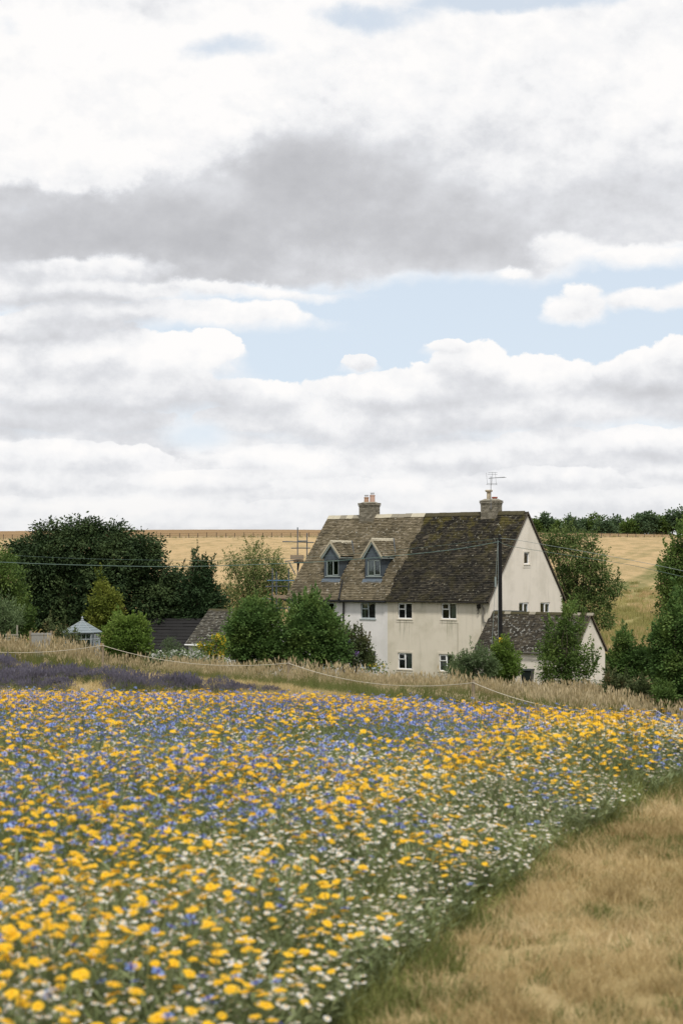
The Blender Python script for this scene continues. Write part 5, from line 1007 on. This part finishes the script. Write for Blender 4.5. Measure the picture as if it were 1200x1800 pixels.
for ki, kind in enumerate(KM):
    x, y, rg = pick(dens[kind], 1.6, 28.0, 2.8, lambda x, y: in_bed(x, y, -.10), seed=60 + ki)
    de = edge_x(y) - x; nz = np.array([fld(a, b, .8, offs[kind]) * .7 + fld(a, b, 2.4, offs[kind] + 5) * .5 for a, b in zip(x, y)])
    if kind == 'marigold': p = .60 + nz * 2.2 + np.clip((9.5 - y) / 5, 0, .35) + np.clip((y - 17) / 12, 0, .15) * (x < 0) - np.clip((10 - np.abs(y - 12)) / 40, 0, .15) * (x < 1); p *= np.clip(de / .2 + .5, 0, 1)
    elif kind == 'cornflower': p = .42 + nz * 1.7 + np.clip((y - 7) / 12, -.32, .22) - np.clip((1.6 - de) / 1.6, 0, .45)
    else: p = .03 + nz * 1.4 + np.clip((2.8 - de) / 2.6, 0, .75) + np.clip((8.5 - y) / 5, 0, .5); p -= np.clip((y - 16) / 10, 0, .3) * (de > 2.5)
    k = rg.random(len(x)) < np.clip(p, .02, 1); x, y = x[k], y[k]; P_, R_, S_2, I_ = lay(x, y, rg, .13)
    S_2[:, 2] *= np.clip(.58 + (edge_x(y) - x) / 1.4, .5, 1.0)
    vis = (np.abs(x / y) < .214) & ((P_[:, 2] + .5 - EYE) / y > -.345) & ((P_[:, 2] + .5 - EYE) / y < -.05); order = np.argsort(np.where(vis, y, 1e3)); near = order[:300]; rest = np.ones(len(x), bool); rest[near] = False
    scatter(('marigold_drift', 'cornflower_drift', 'daisy_drift')[ki], P_[rest], R_[rest], S_2[rest], I_[rest], [joined(kind, v) for v in variants[kind]], far_words[kind], 'flowers')
    nm, lab, grp, cat = words[kind]; sm, hm = [], []
    for st, hd in variants[kind]:
        sm.append(mesh_np('stem', st.V, st.P, [G_stem])); hm.append([mesh_np('flower_head', V, Q, KM[kind], M_) for V, Q, M_ in hd])
    for i in near:      # the 300 that show largest are things of their own
        e = bpy.data.objects.new(nm, None); COL.objects.link(e); e.location = P_[i]; e.rotation_euler = R_[i]; e.scale = S_2[i]; e.empty_display_size = .05; e['label'] = lab; e['category'] = cat; e['group'] = grp
        o = bpy.data.objects.new('stem', sm[I_[i]]); COL.objects.link(o); o.parent = e
        for hmm in hm[I_[i]]: o = bpy.data.objects.new('flower_head', hmm); COL.objects.link(o); o.parent = e
# green growth among the flowers
fp = []
for i in range(6): V, Q = blades(30, rng, .12, .22, .46, .0040, .35, 3); V2, Q2 = blades(16, rng, .10, .12, .32, .008, .6, 2); o_ = len(V); fp.append(proto('foliage', V + V2, [tuple(q_) for q_ in Q] + [tuple(i_ + o_ for i_ in q_) for q_ in Q2], [G_fol]))
x, y, rg = pick(54, 1.2, 28.2, 3.0, lambda x, y: in_bed(x, y, -.08), seed=70); P_, R_, S_2, I_ = lay(x, y, rg, .12, .8, 1.2); S_2[:, 2] *= np.clip(.36 + (edge_x(y) - x) / 1.3, .25, 1.0)
scatter('meadow_foliage', P_, R_, S_2, I_, fp, 'green stems and feathery leaves among the flowers of the strip', 'foliage')
# short dry grass of the mown path, greener beside the flowers
sp_, sg_ = [], []
for i in range(5):
    V, Q = blades(60, rng, .10, .025, .10, .0046, .9, 2); sp_.append(proto('turf', V, Q, [G_straw])); V, Q = blades(60, rng, .09, .02, .08, .004, .9, 2); sg_.append(proto('green_turf', V, Q, [G_green]))
x, y, rg = pick(95, 3.0, 18.5, 3.6, lambda x, y: (x > edge_x(y) - .15), seed=71)
de = x - edge_x(y); nz = np.array([fld(a, b, 1.1, 9.0) + .6 * fld(a, b, 3.3, 4.0) for a, b in zip(x, y)]); gr = (rg.random(len(x)) < np.clip(1.0 - de / .18 + nz * .8, 0, .85) + np.clip(nz - .05, 0, .35) * 1.5 + .12)
P_, R_, S_2, I_ = lay(x, y, rg, .2, .7, 1.35, 5); I_ = np.where(gr, I_ + 5, I_); S_2[gr & (de < .4)] *= 1.35
scatter('mown_turf', P_, R_, S_2, I_, sp_ + sg_, 'short dry mown grass of the path with greener tufts', 'grass')
x, y, rg = pick(24, 18.5, 36, 6, lambda x, y: (x > edge_x(y) - .15) & (y < long_y(x)), seed=78)
P_, R_, S_2, I_ = lay(x, y, rg, .2, 1.5, 2.2, 5)
if len(x): scatter('mown_turf', P_, R_, S_2, I_, sp_, 'farther short mown grass beyond the end of the flower strip', 'grass')
# stubble on the straw coloured track
x, y, rg = pick(9, 26, 66, 6, lambda x, y: (y < long_y(x)) & ~in_bed(x, y), seed=72); P_, R_, S_2, I_ = lay(x, y, rg, .2, 1.4, 2.4, 5); g_ = rg.random(len(x)) < .25; I_ = np.where(g_, I_ + 5, I_)
scatter('track_turf', P_, R_, S_2, I_, sp_ + sg_, 'short straw coloured grass of the track behind the lavender', 'grass')
# long grass with seed heads in front of the garden
lp, lp2 = [], []
for i in range(6):
    V, Q = blades(44, rng, .30, .25, .60, .011, .4, 3); V2, Q2 = blades(20, rng, .28, .55, .92, .006, .25, 3); o_ = len(V); M_ = [2 if i < len(Q) * .6 else 0 for i in range(len(Q))] + [0] * len(Q2); V = V + V2; Q = Q + [tuple(a + o_ for a in q_) for q_ in Q2]
    for j in range(20):      # feathery head on every culm
        t = Vector(V2[j * 8 + 6]); b = len(V); w = .020; l = rng.uniform(.10, .20); lx, ly_ = rng.normal(0, .03), rng.normal(0, .03); a = rng.uniform(0, PI)
        V += [(t.x, t.y, t.z - .03), (t.x + math.cos(a) * w + lx * .5, t.y + math.sin(a) * w + ly_ * .5, t.z + l * .45), (t.x + lx, t.y + ly_, t.z + l), (t.x - math.cos(a) * w + lx * .5, t.y - math.sin(a) * w + ly_ * .5, t.z + l * .45)]; Q.append((b, b + 1, b + 2, b + 3)); M_.append(1)
    lp.append(proto('long_grass', V, Q, [G_long, G_head, G_green], M_))
    V, Q = blades(70, rng, .32, .25, .80, .013, .5, 3); lp2.append(proto('green_long_grass', V, Q, [G_green], None))
x, y, rg = pick(6.0, 28, 80, 11, lambda x, y: (y > long_y(x)) & (y < 77), seed=73)
nz = np.array([fld(a, b, .25, 2.0) + .6 * fld(a, b, .9, 7.0) for a, b in zip(x, y)]); dl = y - long_y(x); P_, R_, S_2, I_ = lay(x, y, rg, .1, .7, 1.1, 6)
yr = np.interp(x, [-16, -9.8, -1.8, 3.85, 8.6, 12, 20], [66, 64, 54, 46, 43, 41, 38]); g_ = rg.random(len(x)) < np.clip(.95 - (y - yr) / 20 - 1.6 * nz + .3 * np.clip((x + 1) / 4, 0, 1), .22, .95); I_ = np.where(g_, I_ + 6, I_); S_2 *= np.where(y < yr + .5, .36, np.clip(.6 + (y - yr) / 16, .6, .86))[:, None] * np.clip(1 + 1.1 * nz, .5, 1.35)[:, None] * (1 + .28 * np.clip((-x - 8) / 5, 0, 1))[:, None]
scatter('long_grass', P_, R_, S_2, I_, lp + lp2, 'belt of long seeding grass in front of the cottage gardens', 'grass')
x, y, rg = pick(1.2, 77, 112, 14, None, seed=74); P_, R_, S_2, I_ = lay(x, y, rg, .1, .6, 1.0, 6)
scatter('garden_grass', P_, R_, S_2, I_, lp2, 'green grass around the cottages and under the trees', 'grass')
# fringe of taller growth on the field margin beside the crest fence
x, y, rg = pick(.55, 398, 405, 3, None, seed=79); P_, R_, S_2, I_ = lay(x, y, rg, .1, .9, 1.6, 6); scatter('field_margin_grass', P_, R_, S_2 * .6, I_, lp, 'pale grass margin along the fence on the crest', 'grass')
# crop standing in the wheat field, as far as single tufts can be told
wp = []
W_gold = inst_mat('wheat ears', [(0, (.36, .26, .12)), (.5, (.50, .37, .195)), (1, (.62, .47, .28))], .85, .25, .05, .6); W_grn = inst_mat('green wheat', [(0, (.19, .19, .06)), (.5, (.31, .28, .105)), (1, (.43, .38, .17))], .85, .3, .05, .5)
for mt in (W_gold, W_grn):
    for i in range(3): V, Q = blades(70, rng, .75, .3, .55, .05, .4, 1); wp.append(proto('wheat_tuft', V, Q, [mt]))
x, y, rg = pick(.9, 113, 215, 4, lambda x, y: (x > 14) | (x < -6), seed=75); x2, y2 = x, y; keep = rg.random(len(x)) < np.clip(2.2 - y / 98, .02, 1); x, y = x[keep], y[keep]; P_, R_, S_2, I_ = lay(x, y, rg, .1, .8, 1.4, 3)
g_ = rg.random(len(x)) < np.clip((265 - y) / 130, 0.02, .85) * np.clip(.35 + x / 45, .25, 1); I_ = np.where(g_, I_ + 3, I_); scatter('wheat_crop', P_, R_, S_2, I_, wp, 'standing wheat, green in the valley and golden uphill', 'crop')
# lavender
lv = []
for i in range(5):
    V, Q = blades(46, rng, .16, .18, .40, .008, .55, 2); M_ = [0] * len(Q); V2, Q2 = blades(30, rng, .16, .36, .54, .0035, .45, 2); o_ = len(V); V += V2; Q += [tuple(a + o_ for a in q_) for q_ in Q2]; M_ += [0] * len(Q2)
    for j in range(30):
        t = Vector(V2[j * 6 + 4]); b = len(V); w = .009; l = rng.uniform(.05, .085)
        V += [(t.x - w, t.y, t.z - .02), (t.x + w, t.y, t.z - .02), (t.x + w, t.y, t.z + l), (t.x - w, t.y, t.z + l), (t.x, t.y - w, t.z - .02), (t.x, t.y + w, t.z - .02), (t.x, t.y + w, t.z + l), (t.x, t.y - w, t.z + l)]; Q += [(b, b + 1, b + 2, b + 3), (b + 4, b + 5, b + 6, b + 7)]; M_ += [1, 1]
    lv.append(proto('lavender', V, Q, [C_lavg, C_lav], M_))
for i in range(2): V, Q = blades(60, rng, .2, .2, .46, .010, .5, 2); lv.append(proto('lavender_leaves', V, Q, [C_lavg]))
def pin(px, py, poly):
    ins = np.zeros(len(px), bool); n = len(poly)
    for i in range(n):
        (x1, y1), (x2, y2) = poly[i], poly[(i + 1) % n]; c_ = ((y1 > py) != (y2 > py)); xi = (x2 - x1) * (py - y1) / (y2 - y1 + 1e-9) + x1; ins ^= c_ & (px < xi)
    return ins
rg = np.random.default_rng(76); LX, LY, LS = [], [], []
for (pa, pb, py, hs) in ((-170, 60, 1186, 1.0), (-170, 150, 1194, .85), (-170, 222, 1206, .95), (-170, 140, 1222, .85), (214, 392, 1222, .92), (225, 330, 1213, .8), (385, 462, 1224, .68), (-170, 70, 1213, .8)):
    a, b_ = hit(pa, py), hit(pb, py); ln_ = (b_ - a).length; t = 0.0; dr = (b_ - a) / ln_
    while t < ln_:      # one rounded bush after the other along the row
        r = rg.uniform(.34, .62); cxm, cym = a.x + dr.x * t + rg.normal(0, .06), a.y + dr.y * t + r + rg.normal(0, .12); hh = hs * rg.uniform(.72, 1.05); m = int(24 * r / .5)
        for _ in range(m):
            q_ = math.sqrt(rg.random()); an = rg.uniform(0, 2 * PI); LX.append(cxm + q_ * r * math.cos(an)); LY.append(cym + q_ * r * 1.3 * math.sin(an)); LS.append(hh * (1.05 - .55 * q_ * q_))
        t += r * rg.uniform(.9, 1.45)
x, y = np.array(LX), np.array(LY); P_, R_, S_2, I_ = lay(x, y, rg, .18, .9, 1.1, 5); S_2 *= np.array(LS)[:, None]; I_ = np.where(rg.random(len(x)) < .22, 5 + rg.integers(0, 2, len(x)), I_)
scatter('lavender_rows', P_, R_, S_2, I_, lv, 'rows of purple lavender beyond the flower strip', 'lavender')
# yellow flowering shrub by the outbuilding, spikes on the buddleia
def blooms(owner_px, Z, circ, n, mt, name, label, cat, size, green=None):
    base = foot(owner_px, Z); t = tag(empty(name, base), label, cat); rg = np.random.default_rng(int(owner_px)); k = Z / F
    pts = []; 
    for _ in range(n): c = circ[rg.integers(len(circ))]; a = rg.uniform(0, 2 * PI); r = c[2] * math.sqrt(rg.random()); p = at(c[0] + r * math.cos(a), c[1] + r * math.sin(a), Z + rg.normal(0, .3)); pts.append(p - base)
    P_ = np.array([tuple(p) for p in pts]); P3 = np.repeat(P_, 5, 0) + rg.normal(0, size * .35, (n * 5, 3)); D_ = rg.normal(size=P3.shape); V, Q = leaf_mesh(P3, D_, rg.normal(size=P3.shape) + np.array([0, 0, 1.]), size * rg.uniform(.6, 1.2, len(P3)), .4)
    obj('blossom', mesh_np('blossom', V, Q, [mt]), t)
    b = MB()
    for p in pts[::6]: b.tube([(p.x * .4, p.y * .4, -.1), (p.x * .7, p.y * .7, max(p.z * .5, .1)), tuple(p)], [.02, .015, .006], 4)
    b.build('stem', m_bark, t)
    if green is not None:
        n2 = n * 12; idx_ = rg.integers(0, n, n2); P4 = P_[idx_] + rg.normal(0, .16, (n2, 3)) - np.array([0, 0, .12]); D_ = rg.normal(size=P4.shape); V, Q = leaf_mesh(P4, D_, rg.normal(size=P4.shape) * .5 + np.array([0, 0, 1.]), .12 * rg.uniform(.6, 1.2, n2), .3); obj('foliage', mesh_np('foliage', V, Q, [green]), t)
M_yb = leaf_mat('yellow blossom', [(.45, .33, .02), (.65, .48, .04), (.75, .6, .1)], .3); M_wb = leaf_mat('white blossom', [(.5, .5, .45), (.7, .7, .66), (.8, .8, .76)], .3); M_pb = leaf_mat('mauve blossom', [(.16, .10, .28), (.26, .17, .40), (.35, .25, .5)], .3)
blooms(368, 73, [(362, 1140, 12), (378, 1130, 12), (392, 1128, 7), (386, 1148, 12), (366, 1156, 14), (352, 1134, 5), (383, 1120, 4)], 150, M_yb, 'broom_bush', 'yellow flowering bush in front of the slate outbuilding', 'shrub', .10, L_bright)
blooms(300, 71, [(285, 1152, 9), (305, 1150, 9), (325, 1150, 9), (345, 1152, 9), (360, 1160, 8), (270, 1156, 7)], 160, M_wb, 'white_flowering_plant', 'low white flowering plant at the foot of the black barn', 'plant', .07, L_grey)
blooms(610, 76.5, [(613, 1128, 5), (607, 1142, 6), (626, 1148, 4)], 16, M_pb, 'buddleia_plant', 'slender mauve flowered buddleia by the tall leafy bush', 'shrub', .10, L_grey)
blooms(665, 74, [(660, 1168, 5), (672, 1172, 6), (650, 1166, 4)], 16, M_yb, 'ragwort_plant', 'low yellow flowered plant at the foot of the white and cream wall joint', 'plant', .07, L_mid)
